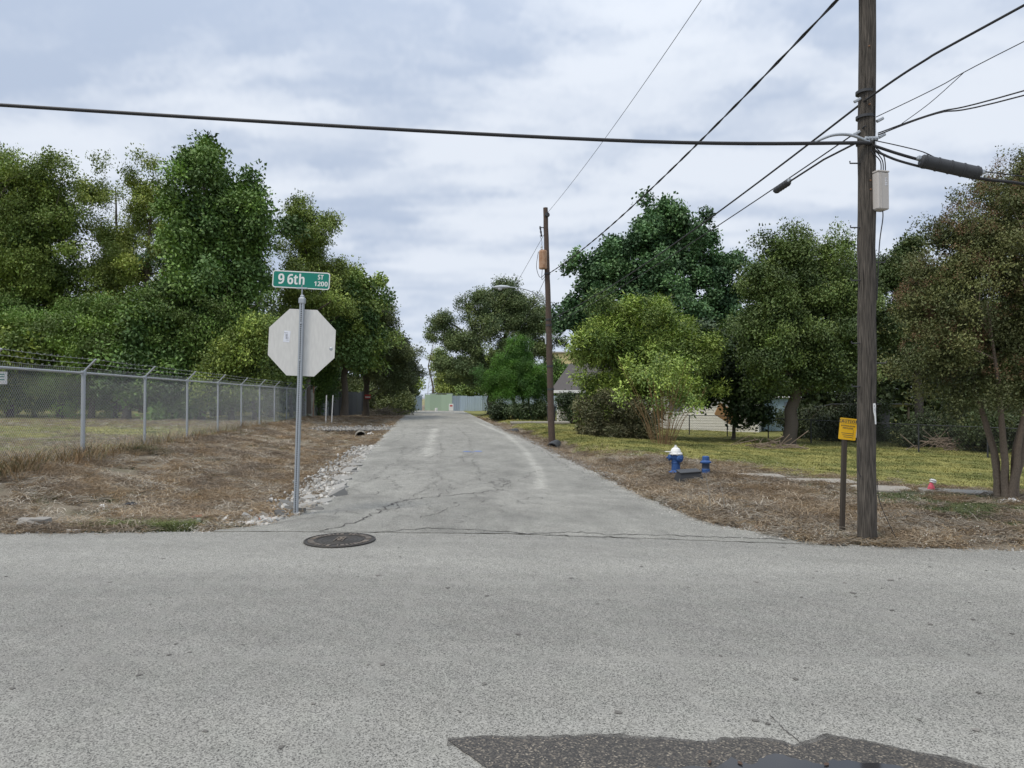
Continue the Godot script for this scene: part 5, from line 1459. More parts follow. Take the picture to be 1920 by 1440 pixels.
	var mb := MB.new()
	mb.lathe([[0.0, 0.008], [0.385, 0.008], [0.392, 0.001]], 48)
	obj("lid", mb, M.cast_iron, man)
	mb = MB.new()
	mb.lathe([[0.37, 0.009], [0.37, 0.014], [0.385, 0.014], [0.392, 0.009]], 48)
	mb.lathe([[0.25, 0.009], [0.252, 0.014], [0.262, 0.014], [0.264, 0.009]], 48)
	for r in [0.1, 0.15, 0.2]: mb.lathe([[r - 0.008, 0.009], [r - 0.004, 0.0125], [r + 0.004, 0.0125], [r + 0.008, 0.009]], 40)
	obj("ring", mb, M.cast_iron, man)
	mb = MB.new()
	for k in 40:
		if k % 10 == 0: continue
		var a := TAU * k / 40.0
		mb.box(Vector3(cos(a) * 0.315, 0.012, sin(a) * 0.315), Vector3(0.062, 0.008, 0.016 + 0.012 * (k % 3)), 0.002, Basis(Vector3.UP, -a))
	obj("raised_mark", mb, M.worn_iron, man)
	mb = MB.new()
	for q in [[0, -0.105, 0.1, 0.012], [-0.045, 0, 0.012, 0.2], [0.045, 0, 0.012, 0.2], [0, -0.02, 0.1, 0.01], [-0.014, 0.02, 0.016, 0.03], [0.014, 0.02, 0.016, 0.03], [0, 0.06, 0.04, 0.02], [0, -0.065, 0.03, 0.03]]:
		mb.box(Vector3(q[0], 0.016, q[1]), Vector3(q[2], 0.008, q[3]), 0.002)
	obj("emblem", mb, M.worn_iron, man)
	hydrants()


func hydrants() -> void:
	var hx := 3.5; var hd := 15.2
	var g := ground_y(hx, hd)
	var h := thing("fire_hydrant", "blue fire hydrant with a white bonnet on the right verge", "hydrant", V(hx, g, hd))
	var mb := MB.new()
	mb.lathe([[0.0, 0.0], [0.1, 0.0], [0.1, 0.06], [0.15, 0.06], [0.15, 0.09], [0.105, 0.105], [0.092, 0.12], [0.088, 0.26], [0.092, 0.27], [0.092, 0.285], [0.088, 0.29], [0.092, 0.34], [0.108, 0.38], [0.112, 0.43], [0.1, 0.455]], 24)
	obj("barrel", mb, M.hydrant_blue, h)
	mb = MB.new()
	mb.lathe([[0.13, 0.455], [0.14, 0.46], [0.14, 0.48], [0.112, 0.49], [0.105, 0.53], [0.085, 0.575], [0.05, 0.6], [0.0, 0.605]], 24)
	var bonnet := obj("bonnet", mb, M.white_paint, h)
	mb = MB.new()
	mb.lathe([[0.045, 0.6], [0.045, 0.617], [0.024, 0.622], [0.022, 0.655], [0.0, 0.657]], 5)
	obj("operating_nut", mb, M.white_paint, bonnet)
	for k in 8:
		mb = MB.new()
		var a := TAU * k / 8.0
		mb.lathe([[0.0, 0.446], [0.012, 0.446], [0.012, 0.498], [0.0, 0.5]], 6, Transform3D(Basis(), Vector3(cos(a) * 0.125, 0, sin(a) * 0.125)))
		obj("bolt", mb, M.white_paint, bonnet)
	mb = MB.new()
	mb.box(Vector3(-0.165, 0.515, 0.02), Vector3(0.13, 0.016, 0.05), 0.005)
	obj("marker_flag_arm", mb, M.white_paint, bonnet)
	for q in [[-1.0, 0.05, 0.05, 0.39], [0.45, 0.9, 0.058, 0.37], [1.0, -0.5, 0.05, 0.39]]:
		mb = MB.new()
		var dir := Vector3(q[0], 0, q[1]).normalized()
		var xf := Transform3D(Basis(dir.cross(Vector3.UP).normalized(), dir, Vector3.UP), Vector3(0, q[3], 0))
		var r: float = q[2]
		mb.lathe([[r, 0.07], [r, 0.12], [r + 0.016, 0.122], [r + 0.016, 0.155], [r * 0.7, 0.168], [0.02, 0.17], [0.018, 0.2], [0.0, 0.201]], 16, xf)
		obj("nozzle_cap", mb, M.hydrant_blue, h)
	mb = MB.new()
	mb.lathe([[0.128, 0.4505], [0.128, 0.4555]], 24)
	mb.lathe([[0.152, 0.061], [0.152, 0.07]], 24)
	obj("rust_seam", mb, M.rust, h)
	for k in 6:
		mb = MB.new()
		var a := TAU * k / 6.0 + 0.2
		mb.lathe([[0.0, 0.085], [0.011, 0.085], [0.011, 0.108], [0.0, 0.11]], 6, Transform3D(Basis(), Vector3(cos(a) * 0.128, 0, sin(a) * 0.128)))
		obj("base_bolt", mb, M.rust, h)
	for q in [[-0.155, 0.05], [0.08, 0.13]]:
		mb = MB.new()
		mb.tube(cable_pts(Vector3(q[0], 0.37, q[1]), Vector3(q[0] * 0.72, 0.3, q[1] * 0.5 + 0.03), 0.1, 10), same(0.006, 11), 5)
		obj("chain", mb, M.black_plastic, h)
	mb = MB.new()
	mb.box(Vector3(0.035, 0.44, 0.1), Vector3(0.085, 0.022, 0.01), 0.003)
	obj("label", mb, M.sticker, h)
	# the short blue valve post
	var vx := 4.06; var vd := 14.9
	var t := thing("valve_post", "short blue two tiered valve post right of the fire hydrant", "valve post", V(vx, ground_y(vx, vd), vd))
	t.scale = Vector3(1.05, 1.3, 1.05)
	mb = MB.new()
	mb.lathe([[0.1, 0.0], [0.1, 0.01], [0.1, 0.012], [0.098, 0.035], [0.085, 0.045], [0.08, 0.11], [0.07, 0.12], [0.0, 0.12]], 20)
	obj("lower_cap", mb, M.hydrant_blue, t)
	mb = MB.new()
	mb.lathe([[0.07, 0.1], [0.075, 0.2], [0.085, 0.22]], 20)
	obj("neck", mb, mat("dark_blue", Color(0.035, 0.05, 0.085), 0.6), t)
	mb = MB.new()
	mb.lathe([[0.08, 0.205], [0.108, 0.21], [0.108, 0.23], [0.08, 0.245], [0.072, 0.255], [0.066, 0.31], [0.05, 0.32], [0.0, 0.322]], 20)
	obj("upper_cap", mb, M.hydrant_blue, t)
	# the dark plastic box lying before the hydrant
	var bx := 3.52; var bd := 14.15
	t = thing("meter_box", "dark plastic box lying tilted on the straw before the hydrant", "box", V(bx, ground_y(bx, bd) + 0.05, bd))
	t.rotation = Vector3(0.12, 0.12, 0.06)
	mb = MB.new()
	var lo := [Vector3(-0.25, 0, 0.17), Vector3(0.25, 0, 0.17), Vector3(0.25, 0, -0.17), Vector3(-0.25, 0, -0.17)]
	var hi := [Vector3(-0.2, 0.17, 0.12), Vector3(0.2, 0.17, 0.12), Vector3(0.2, 0.17, -0.12), Vector3(-0.2, 0.17, -0.12)]
	for k in 4: mb.quad(lo[k], lo[(k + 1) % 4], hi[(k + 1) % 4], hi[k])
	obj("side_wall", mb, M.black_plastic, t)
	mb = MB.new()
	mb.box(Vector3(0, 0.18, 0), Vector3(0.44, 0.03, 0.28), 0.01)
	obj("lid", mb, M.black_plastic, t)


func rounded(w: float, h: float, r: float) -> Array:
	var p := []
	for c in [[1, 1, 0.0], [-1, 1, 0.5], [-1, -1, 1.0], [1, -1, 1.5]]:
		for k in 6:
			var a: float = PI * (c[2] + k / 10.0)
			p.append(Vector2(c[0] * (w * 0.5 - r) + cos(a) * r, c[1] * (h * 0.5 - r) + sin(a) * r))
	return p


func street_sign() -> void:
	var s := thing("street_sign", "back of an octagonal sign on a perforated post under a green street name blade", "sign", V(-2.94, -0.01, 9.68))
	s.rotation.z = -0.0245
	var mb := MB.new()
	mb.box(Vector3(0, 1.42, 0), Vector3(0.058, 2.96, 0.058), 0.006)
	var post := obj("post", mb, M.galvanised, s)
	mb = MB.new()
	for k in 112:
		mb.lathe([[0.0, 0.0012], [0.0085, 0.0012], [0.0088, 0.0]], 8, Transform3D(Basis(Vector3.RIGHT, PI / 2), Vector3(0, 0.06 + k * 0.0254, 0.0291)))
	obj("punched_hole", mb, M.dark_hole, post)
	mb = MB.new()
	mb.box(Vector3(0, 2.93, 0), Vector3(0.085, 0.085, 0.075), 0.012)
	mb.box(Vector3(0.0, 2.985, 0), Vector3(0.05, 0.05, 0.05), 0.01)
	obj("clamp", mb, M.galvanised, s)
	# octagon, 0.914 m across the flats, standing behind the post as one sees its back
	var oct := []
	for k in 8: oct.append(Vector2(cos(TAU * (k + 0.5) / 8.0), sin(TAU * (k + 0.5) / 8.0)) * 0.457 / cos(PI / 8.0))
	mb = MB.new()
	mb.plate(oct, -0.036, -0.0325, Transform3D(Basis(Vector3(0, 0, 1), -0.02), Vector3(0.002, 2.36, 0)))
	var panel := obj("panel", mb, M.sign_back, s)
	mb = MB.new()
	mb.box(Vector3(-0.205, 2.44, -0.0315), Vector3(0.085, 0.155, 0.002), 0.0, Basis(Vector3(0, 0, 1), -0.09))
	var st := obj("sticker", mb, M.sticker, panel)
	mb = MB.new()
	for k in 6: mb.box(Vector3(-0.205 + 0.004 * (k - 3), 2.49 - 0.02 * k, -0.03), Vector3(0.05 - 0.006 * (k % 3), 0.004, 0.001), 0.0, Basis(Vector3(0, 0, 1), -0.09))
	mb.box(Vector3(-0.205, 2.44, -0.03), Vector3(0.006, 0.06, 0.001))
	obj("print_line", mb, M.ink, st)
	mb = MB.new()
	mb.lathe([[0.0, 0.004], [0.012, 0.006], [0.024, 0.0]], 14, Transform3D(Basis(Vector3.RIGHT, PI / 2), Vector3(0.405, 2.285, -0.0325)))
	obj("dent", mb, M.galvanised, panel)
	for y in [2.12, 2.62]:
		mb = MB.new()
		mb.lathe([[0.0, 0.012], [0.012, 0.012], [0.014, 0.0]], 6, Transform3D(Basis(Vector3.RIGHT, PI / 2), Vector3(0, y, 0.029)))
		obj("bolt", mb, M.galvanised, post)
	# the blade
	mb = MB.new()
	mb.box(Vector3(-0.005, 3.05, 0), Vector3(0.012, 0.19, 0.03), 0.003)
	mb.box(Vector3(-0.005, 3.1, 0.012), Vector3(0.15, 0.022, 0.012), 0.003)
	obj("bracket", mb, M.galvanised, s)
	var blade := Node3D.new()
	blade.name = "name_blade"
	s.add_child(blade, true)
	blade.position = Vector3(-0.022, 3.215, 0); blade.rotation.z = -0.028
	mb = MB.new()
	mb.plate(rounded(0.785, 0.235, 0.035), -0.0025, 0.0025)
	obj("border", mb, M.white_paint, blade)
	for z in [-1.0, 1.0]:
		mb = MB.new()
		mb.plate(rounded(0.757, 0.207, 0.024), 0.0027 * z, 0.0036 * z)
		obj("face", mb, M.sign_green, blade)
	text("9", 0.138, M.white_paint, blade, Vector3(-0.272, 0.0, 0.0045), 0.002, 0.9)
	text("6", 0.138, M.white_paint, blade, Vector3(-0.15, 0.0, 0.0045), 0.002, 0.86)
	text("th", 0.138, M.white_paint, blade, Vector3(-0.022, 0.003, 0.0045), 0.002, 0.82)
	text("ST", 0.064, M.white_paint, blade, Vector3(0.265, 0.05, 0.0045), 0.002, 0.85)
	text("1200", 0.064, M.white_paint, blade, Vector3(0.272, -0.042, 0.0045), 0.002, 0.98)


func pole_shape(foot: Vector3, top: Vector3, r0: float, r1: float) -> MB:
	var mb := MB.new()
	var p := []; var r := []
	for i in 25:
		var f := i / 24.0
		p.append(foot.lerp(top, f) + Vector3(nz.get_noise_1d(f * 90.0) * 0.015, 0, nz.get_noise_1d(f * 90.0 + 50.0) * 0.015))
		r.append(lerpf(r0, r1, f) * (1.0 + 0.03 * nz2.get_noise_1d(f * 300.0)))
	mb.tube(p, r, 20)
	return mb


const NEAR := Vector3(3.93, 0.0, -7.9)


func near_pole() -> void:
	var t := thing("utility_pole", "tall weathered grey wooden utility pole at the right corner", "utility pole", NEAR)
	var foot := Vector3(0, -0.3, 0); var top := Vector3(0.09, 9.2, 0.0)
	obj("pole", pole_shape(foot, top, 0.101, 0.083), M.pole_wood, t)
	# long drying checks in the wood
	var mb := MB.new()
	for i in 34:
		var a := rng.randf_range(0.1, PI - 0.1)
		var y := rng.randf_range(0.1, 6.2)
		var ln := rng.randf_range(0.25, 1.1)
		var p := []
		for k in 6:
			var yy := y + ln * k / 5.0
			var f: float = (yy + 0.3) / 9.5
			var r := lerpf(0.101, 0.083, f) * 0.995
			var aa := a + rng.randfn(0, 0.02)
			p.append(foot.lerp(top, f) + Vector3(cos(aa) * r, 0, sin(aa) * r))
		mb.tube(p, [0.0005, 0.002, 0.003, 0.003, 0.002, 0.0005], 4)
	obj("crack", mb, M.dark_hole, t)
	for q in [[-1, 4.21, 0], [-1, 3.49, 1], [-1, 2.9, 2], [-1, 2.2, 3], [-1, 1.72, 4], [1, 3.1, 5], [1, 1.98, 6], [1, 3.85, 7]]:
		var sb := MB.new()
		var x0: float = q[0] * 0.08; var x1: float = q[0] * 0.19
		sb.tube([Vector3(x0 + 0.03, q[1], 0.03), Vector3(x1 + 0.03, q[1], 0.03), Vector3(x1 + 0.03, q[1] + 0.025, 0.03)], same(0.008, 3), 6)
		obj("step_bolt", sb, M.black_plastic, t)
	# white paint mark, an orange tag plate and staples
	mb = MB.new()
	mb.plate([Vector2(-0.02, 0.1), Vector2(-0.012, 0.115), Vector2(0.012, 0.115), Vector2(0.02, 0.09), Vector2(0.016, 0.03), Vector2(0.02, -0.03), Vector2(0.024, -0.115), Vector2(0.006, -0.115), Vector2(0.0, -0.04), Vector2(-0.016, 0.02)], 0.0, 0.003, Transform3D(Basis(Vector3.UP, 0.35), Vector3(0.055, 1.42, 0.091)))
	var tg := obj("white_tag", mb, M.white_paint, t)
	mb = MB.new()
	for q in [[-0.002, 0.085, 0.008, 0.014], [0.0, 0.04, 0.02, 0.004], [0.003, 0.02, 0.014, 0.004], [0.005, 0.055, 0.004, 0.03]]:
		mb.box(Vector3(0.055, 1.42, 0.091) + Basis(Vector3.UP, 0.35) * Vector3(q[0], q[1], 0.0035), Vector3(q[2], q[3], 0.001), 0.0, Basis(Vector3.UP, 0.35))
	obj("print", mb, M.ink, tg)
	mb = MB.new()
	for y in [0.9, 1.0, 1.85, 2.5, 3.3]:
		mb.lathe([[0.0, 0.02], [0.009, 0.018], [0.011, 0.0]], 6, Transform3D(Basis(Vector3.RIGHT, PI / 2), Vector3(0.035, y + 3.0, 0.082)))
	obj("bolt_head", mb, M.rust, t)
	# grey terminal cabinet on the right of the pole
	var c := Node3D.new()
	c.name = "terminal_box"
	t.add_child(c, true)
	c.position = Vector3(0.135, 3.87, 0.09); c.rotation.y = 0.25
	mb = MB.new()
	mb.box(Vector3.ZERO, Vector3(0.15, 0.41, 0.13), 0.012)
	obj("case", mb, M.box_beige, c)
	mb = MB.new()
	mb.box(Vector3(0, 0.215, 0), Vector3(0.155, 0.02, 0.135), 0.006)
	mb.box(Vector3(-0.035, 0, 0.067), Vector3(0.006, 0.4, 0.006), 0.001)
	obj("door_edge", mb, M.box_beige, c)
	mb = MB.new()
	mb.box(Vector3(0.08, 0.02, 0.03), Vector3(0.014, 0.03, 0.02), 0.004)
	obj("latch", mb, M.black_plastic, c)
	var lt := text("LC32", 0.028, M.sticker, c, Vector3(0.03, 0.1, 0.066), 0.002)
	lt.rotation.z = -PI / 2
	mb = MB.new()
	for k in 3:
		var x := 0.02 + 0.03 * k
		mb.tube(through([Vector3(x, 0.2, 0), Vector3(x - 0.02, 0.33, 0.02), Vector3(-0.07 + 0.06 * k, 0.42, 0.0), Vector3(-0.1 + 0.05 * k, 0.5, -0.04)], 5), same(0.006, 16), 5)
	obj("lead", mb, M.black_rubber, c)
	mb = MB.new()
	mb.tube(through([Vector3(0.04, -0.2, 0), Vector3(0.04, -0.3, 0.0), Vector3(0.0, -0.6, -0.01), Vector3(-0.03, -1.2, -0.02)], 6), same(0.006, 19), 5)
	obj("lead", mb, M.black_rubber, c)
	# clamps and straps where the lines meet the pole
	mb = MB.new()
	for y in [4.43, 4.72, 5.0]: mb.tube([Vector3(0.03, y, 0), Vector3(0.03, y + 0.03, 0)], [0.099, 0.099], 20)
	obj("strap", mb, M.black_plastic, t)
	mb = MB.new()
	mb.box(Vector3(0.045, 4.46, 0.1), Vector3(0.15, 0.05, 0.03), 0.01)
	for x in [-0.01, 0.03, 0.07, 0.105]: mb.lathe([[0.0, 0.02], [0.012, 0.018], [0.013, 0.0]], 6, Transform3D(Basis(Vector3.RIGHT, PI / 2), Vector3(x, 4.46, 0.115)))
	obj("clamp_plate", mb, M.galvanised, t)
	mb = MB.new()
	for q in [[-0.1, 4.92], [0.15, 4.7], [-0.11, 4.55], [0.17, 4.52]]:
		mb.box(Vector3(q[0] + 0.03, q[1], 0.03), Vector3(0.09, 0.035, 0.03), 0.008, Basis(Vector3(0, 0, 1), 0.5))
	obj("dead_end_clamp", mb, M.galvanised, t)
	# a ground lead hanging loose at the foot, and one along the side
	mb = MB.new()
	mb.tube(through([Vector3(0.1, 0.7, 0.05), Vector3(0.12, 0.45, 0.06), Vector3(0.22, 0.15, 0.12), Vector3(0.29, -0.01, 0.15)], 6), same(0.004, 19), 5)
	mb.tube(through([Vector3(-0.09, 1.05, 0.05), Vector3(-0.105, 0.95, 0.06), Vector3(-0.115, 0.8, 0.06), Vector3(-0.085, 0.72, 0.07)], 6), same(0.004, 19), 5)
	obj("ground_wire", mb, M.black_rubber, t)
	# caution sign on a square brown post, leaning
	var s := thing("caution_sign", "yellow caution sign on a leaning dark post beside the near utility pole", "sign", V(3.82, 0.0, 8.25))
	s.rotation.z = -0.035
	mb = MB.new()
	mb.box(Vector3(0, 0.52, 0), Vector3(0.05, 1.2, 0.05), 0.006)
	obj("post", mb, mat("brown_post", Color(0.05, 0.04, 0.03), 0.7), s)
	var b := Node3D.new()
	b.name = "sign_panel"
	s.add_child(b, true)
	b.position = Vector3(0.02, 1.235, 0.035); b.rotation = Vector3(0.0, -0.25, -0.07)
	mb = MB.new()
	mb.plate(rounded(0.185, 0.25, 0.012), -0.004, 0.0)
	obj("face", mb, M.sign_yellow, b)
	mb = MB.new()
	for q in [[0, 0.109, 0.168, 0.003], [0, 0.064, 0.168, 0.003], [-0.083, 0.0865, 0.003, 0.045], [0.083, 0.0865, 0.003, 0.045]]: mb.box(Vector3(q[0], q[1], 0.0006), Vector3(q[2], q[3], 0.001))
	for k in 3: mb.box(Vector3(0.004 * k, -0.05 - 0.022 * k, 0.0006), Vector3(0.13 - 0.02 * k, 0.006, 0.001))
	mb.box(Vector3(0.062, -0.06, 0.0012), Vector3(0.002, 0.11, 0.001))
	obj("print_line", mb, M.black_plastic, b)
	text("CAUTION", 0.03, M.black_plastic, b, Vector3(0, 0.0865, 0.001), 0.001, 1.15)
	text("PETROLEUM", 0.017, M.black_plastic, b, Vector3(0, 0.035, 0.001), 0.001, 1.1)
	text("PIPELINE", 0.017, M.black_plastic, b, Vector3(0, 0.008, 0.001), 0.001, 1.1)
	# the pale back board of a second notice just behind it
	mb = MB.new()
	mb.box(Vector3(0, 0, 0), Vector3(0.16, 0.2, 0.004), 0.001)
	var o := obj("back_panel", mb, M.white_paint, s)
	o.position = Vector3(0.075, 1.24, -0.035); o.rotation = Vector3(0, -0.3, -0.07)


const FAR := Vector3(1.56, -0.02, -27.7)


func far_pole() -> void:
	var t := thing("utility_pole", "reddish brown wooden utility pole leaning left, with a rusty transformer", "utility pole", FAR)
	var top := Vector3(-0.25, 9.05, 0)
	obj("pole", pole_shape(Vector3(0, -0.4, 0), top, 0.135, 0.09), M.red_wood, t)
	var at := func(y: float) -> Vector3: return Vector3(-0.25 * y / 9.05, y, 0)
	var mb := MB.new()
	mb.lathe([[0.0, 0.0], [0.15, 0.0], [0.16, 0.04], [0.16, 0.66], [0.14, 0.72], [0.0, 0.76]], 20, Transform3D(Basis(), at.call(6.62) + Vector3(-0.17, 0, 0.14)))
	var tr := obj("transformer", mb, M.transformer, t)
	mb = MB.new()
	mb.lathe([[0.0, 0.0], [0.03, 0.0], [0.045, 0.04], [0.03, 0.08], [0.045, 0.12], [0.02, 0.2], [0.0, 0.2]], 10, Transform3D(Basis(), at.call(7.36) + Vector3(-0.2, 0, 0.14)))
	obj("bushing", mb, M.glass_grey, tr)
	mb = MB.new()
	mb.box(at.call(7.0) + Vector3(-0.05, 0, 0.1), Vector3(0.08, 0.5, 0.05), 0.01)
	obj("bracket", mb, M.black_plastic, t)
	mb = MB.new()
	mb.lathe([[0.0, -0.1], [0.08, -0.1], [0.1, 0.0], [0.08, 0.1], [0.0, 0.1]], 14, Transform3D(Basis(Vector3.RIGHT, PI / 2), at.call(8.75) + Vector3(0.06, 0, 0.1)))
	obj("insulator", mb, M.black_plastic, t)
	mb = MB.new()
	mb.tube([at.call(8.25) + Vector3(-0.05, 0, 0.05), at.call(8.25) + Vector3(-0.2, 0.02, 0.05)], [0.02, 0.02], 6)
	mb.lathe([[0.0, -0.3], [0.025, -0.3], [0.04, -0.25], [0.025, -0.2], [0.04, -0.1], [0.025, -0.05], [0.04, 0.05], [0.02, 0.12], [0.0, 0.12]], 8, Transform3D(Basis(Vector3(0, 0, 1), 0.15), at.call(8.2) + Vector3(-0.22, 0, 0.05)))
	obj("fuse_cutout", mb, M.black_plastic, t)
	mb = MB.new()
	mb.tube(through([at.call(7.95) + Vector3(-0.25, 0, 0.05), at.call(7.7) + Vector3(-0.18, 0, 0.1), at.call(7.55) + Vector3(-0.2, 0, 0.14)], 6), same(0.008, 13), 4)
	mb.tube(through([at.call(7.3) + Vector3(-0.33, 0, 0.14), at.call(6.7) + Vector3(-0.42, 0, 0.14), at.call(6.3) + Vector3(-0.3, 0, 0.14), at.call(6.42) + Vector3(-0.1, 0, 0.1)], 6), same(0.01, 19), 4)
	mb.tube(through([at.call(6.6) + Vector3(-0.2, 0, 0.14), at.call(6.2) + Vector3(-0.22, 0, 0.14), at.call(6.42) + Vector3(-0.05, 0, 0.12)], 6), same(0.01, 13), 4)
	obj("lead", mb, M.black_rubber, t)
	mb = MB.new()
	for y in [6.42, 4.62, 4.4, 1.9, 2.8]: mb.tube([at.call(y), at.call(y + 0.07)], same(0.15 - y * 0.005 if y > 4.0 else 0.138, 2), 14)
	obj("strap", mb, M.black_plastic, t)
	mb = MB.new()
	mb.box(at.call(3.9) + Vector3(-0.14, 0, 0.06), Vector3(0.05, 0.42, 0.06), 0.01)
	obj("riser_cover", mb, M.glass_grey, t)
	# street lamp arm reaching left over the street
	var l := thing("street_lamp", "grey cobra head street lamp on a long curved arm on the far utility pole", "street lamp", FAR + at.call(5.35))
	mb = MB.new()
	mb.tube(through([Vector3(-0.08, 0, 0.05), Vector3(-0.5, 0.32, 0.08), Vector3(-1.0, 0.5, 0.1), Vector3(-1.55, 0.57, 0.12)], 8), same(0.02, 25), 8)
	mb.tube([Vector3(-0.08, -0.2, 0.05), Vector3(-0.5, 0.3, 0.08)], [0.015, 0.015], 6)
	obj("arm", mb, M.galvanised, l)
	mb = MB.new()
	mb.tube([Vector3(-1.5, 0.57, 0.12), Vector3(-1.62, 0.575, 0.12), Vector3(-1.85, 0.57, 0.12), Vector3(-2.05, 0.56, 0.12), Vector3(-2.14, 0.555, 0.12)], [0.03, 0.055, 0.08, 0.055, 0.015], 12)
	obj("lamp_head", mb, M.galvanised, l)
	mb = MB.new()
	mb.lathe([[0.0, -0.1], [0.07, -0.075], [0.09, -0.03], [0.09, 0.0]], 14, Transform3D(Basis(), Vector3(-1.88, 0.53, 0.12)))
	obj("lens", mb, M.glass_grey, l)


func cable(called: String, label: String, pts: Array, r: float, category := "cable", m: Material = null) -> Node3D:
	var o: Vector3 = pts[0]
	var t := []
	for p in pts: t.append(p - o)
	var mb := MB.new()
	mb.tube(t, same(r, t.size()), 8)
	var n := obj(called, mb, m if m else M.black_rubber)
	n.position = o
	tag(n, label, category)
	return n


func closure(label: String, a: Vector3, b: Vector3, r: float) -> void:
	var t := thing("splice_case", label, "splice case", (a + b) * 0.5)
	var dir := (b - a).normalized()
	var x := dir.cross(Vector3.UP).normalized()
	var xf := Transform3D(Basis(x, dir, x.cross(dir)), Vector3.ZERO)
	var h := a.distance_to(b) * 0.5
	var mb := MB.new()
	mb.lathe([[0.0, -h], [r * 0.7, -h], [r, -h + 0.02], [r, h - 0.02], [r * 0.7, h], [0.0, h]], 20, xf)
	obj("body", mb, M.black_plastic, t)
	mb = MB.new()
	for k in 5:
		var y := lerpf(-h + 0.05, h - 0.05, k / 4.0)
		mb.lathe([[r, y - 0.008], [r + 0.006, y - 0.006], [r + 0.006, y + 0.006], [r, y + 0.008]], 20, xf)
	obj("rib", mb, M.black_plastic, t)
	for s in [-1.0, 1.0]:
		mb = MB.new()
		mb.box(xf * Vector3(0, h * s * 1.04, r * 0.35), Vector3(0.05, 0.05, 0.05), 0.01, xf.basis)
		obj("end_clamp", mb, M.galvanised, t)


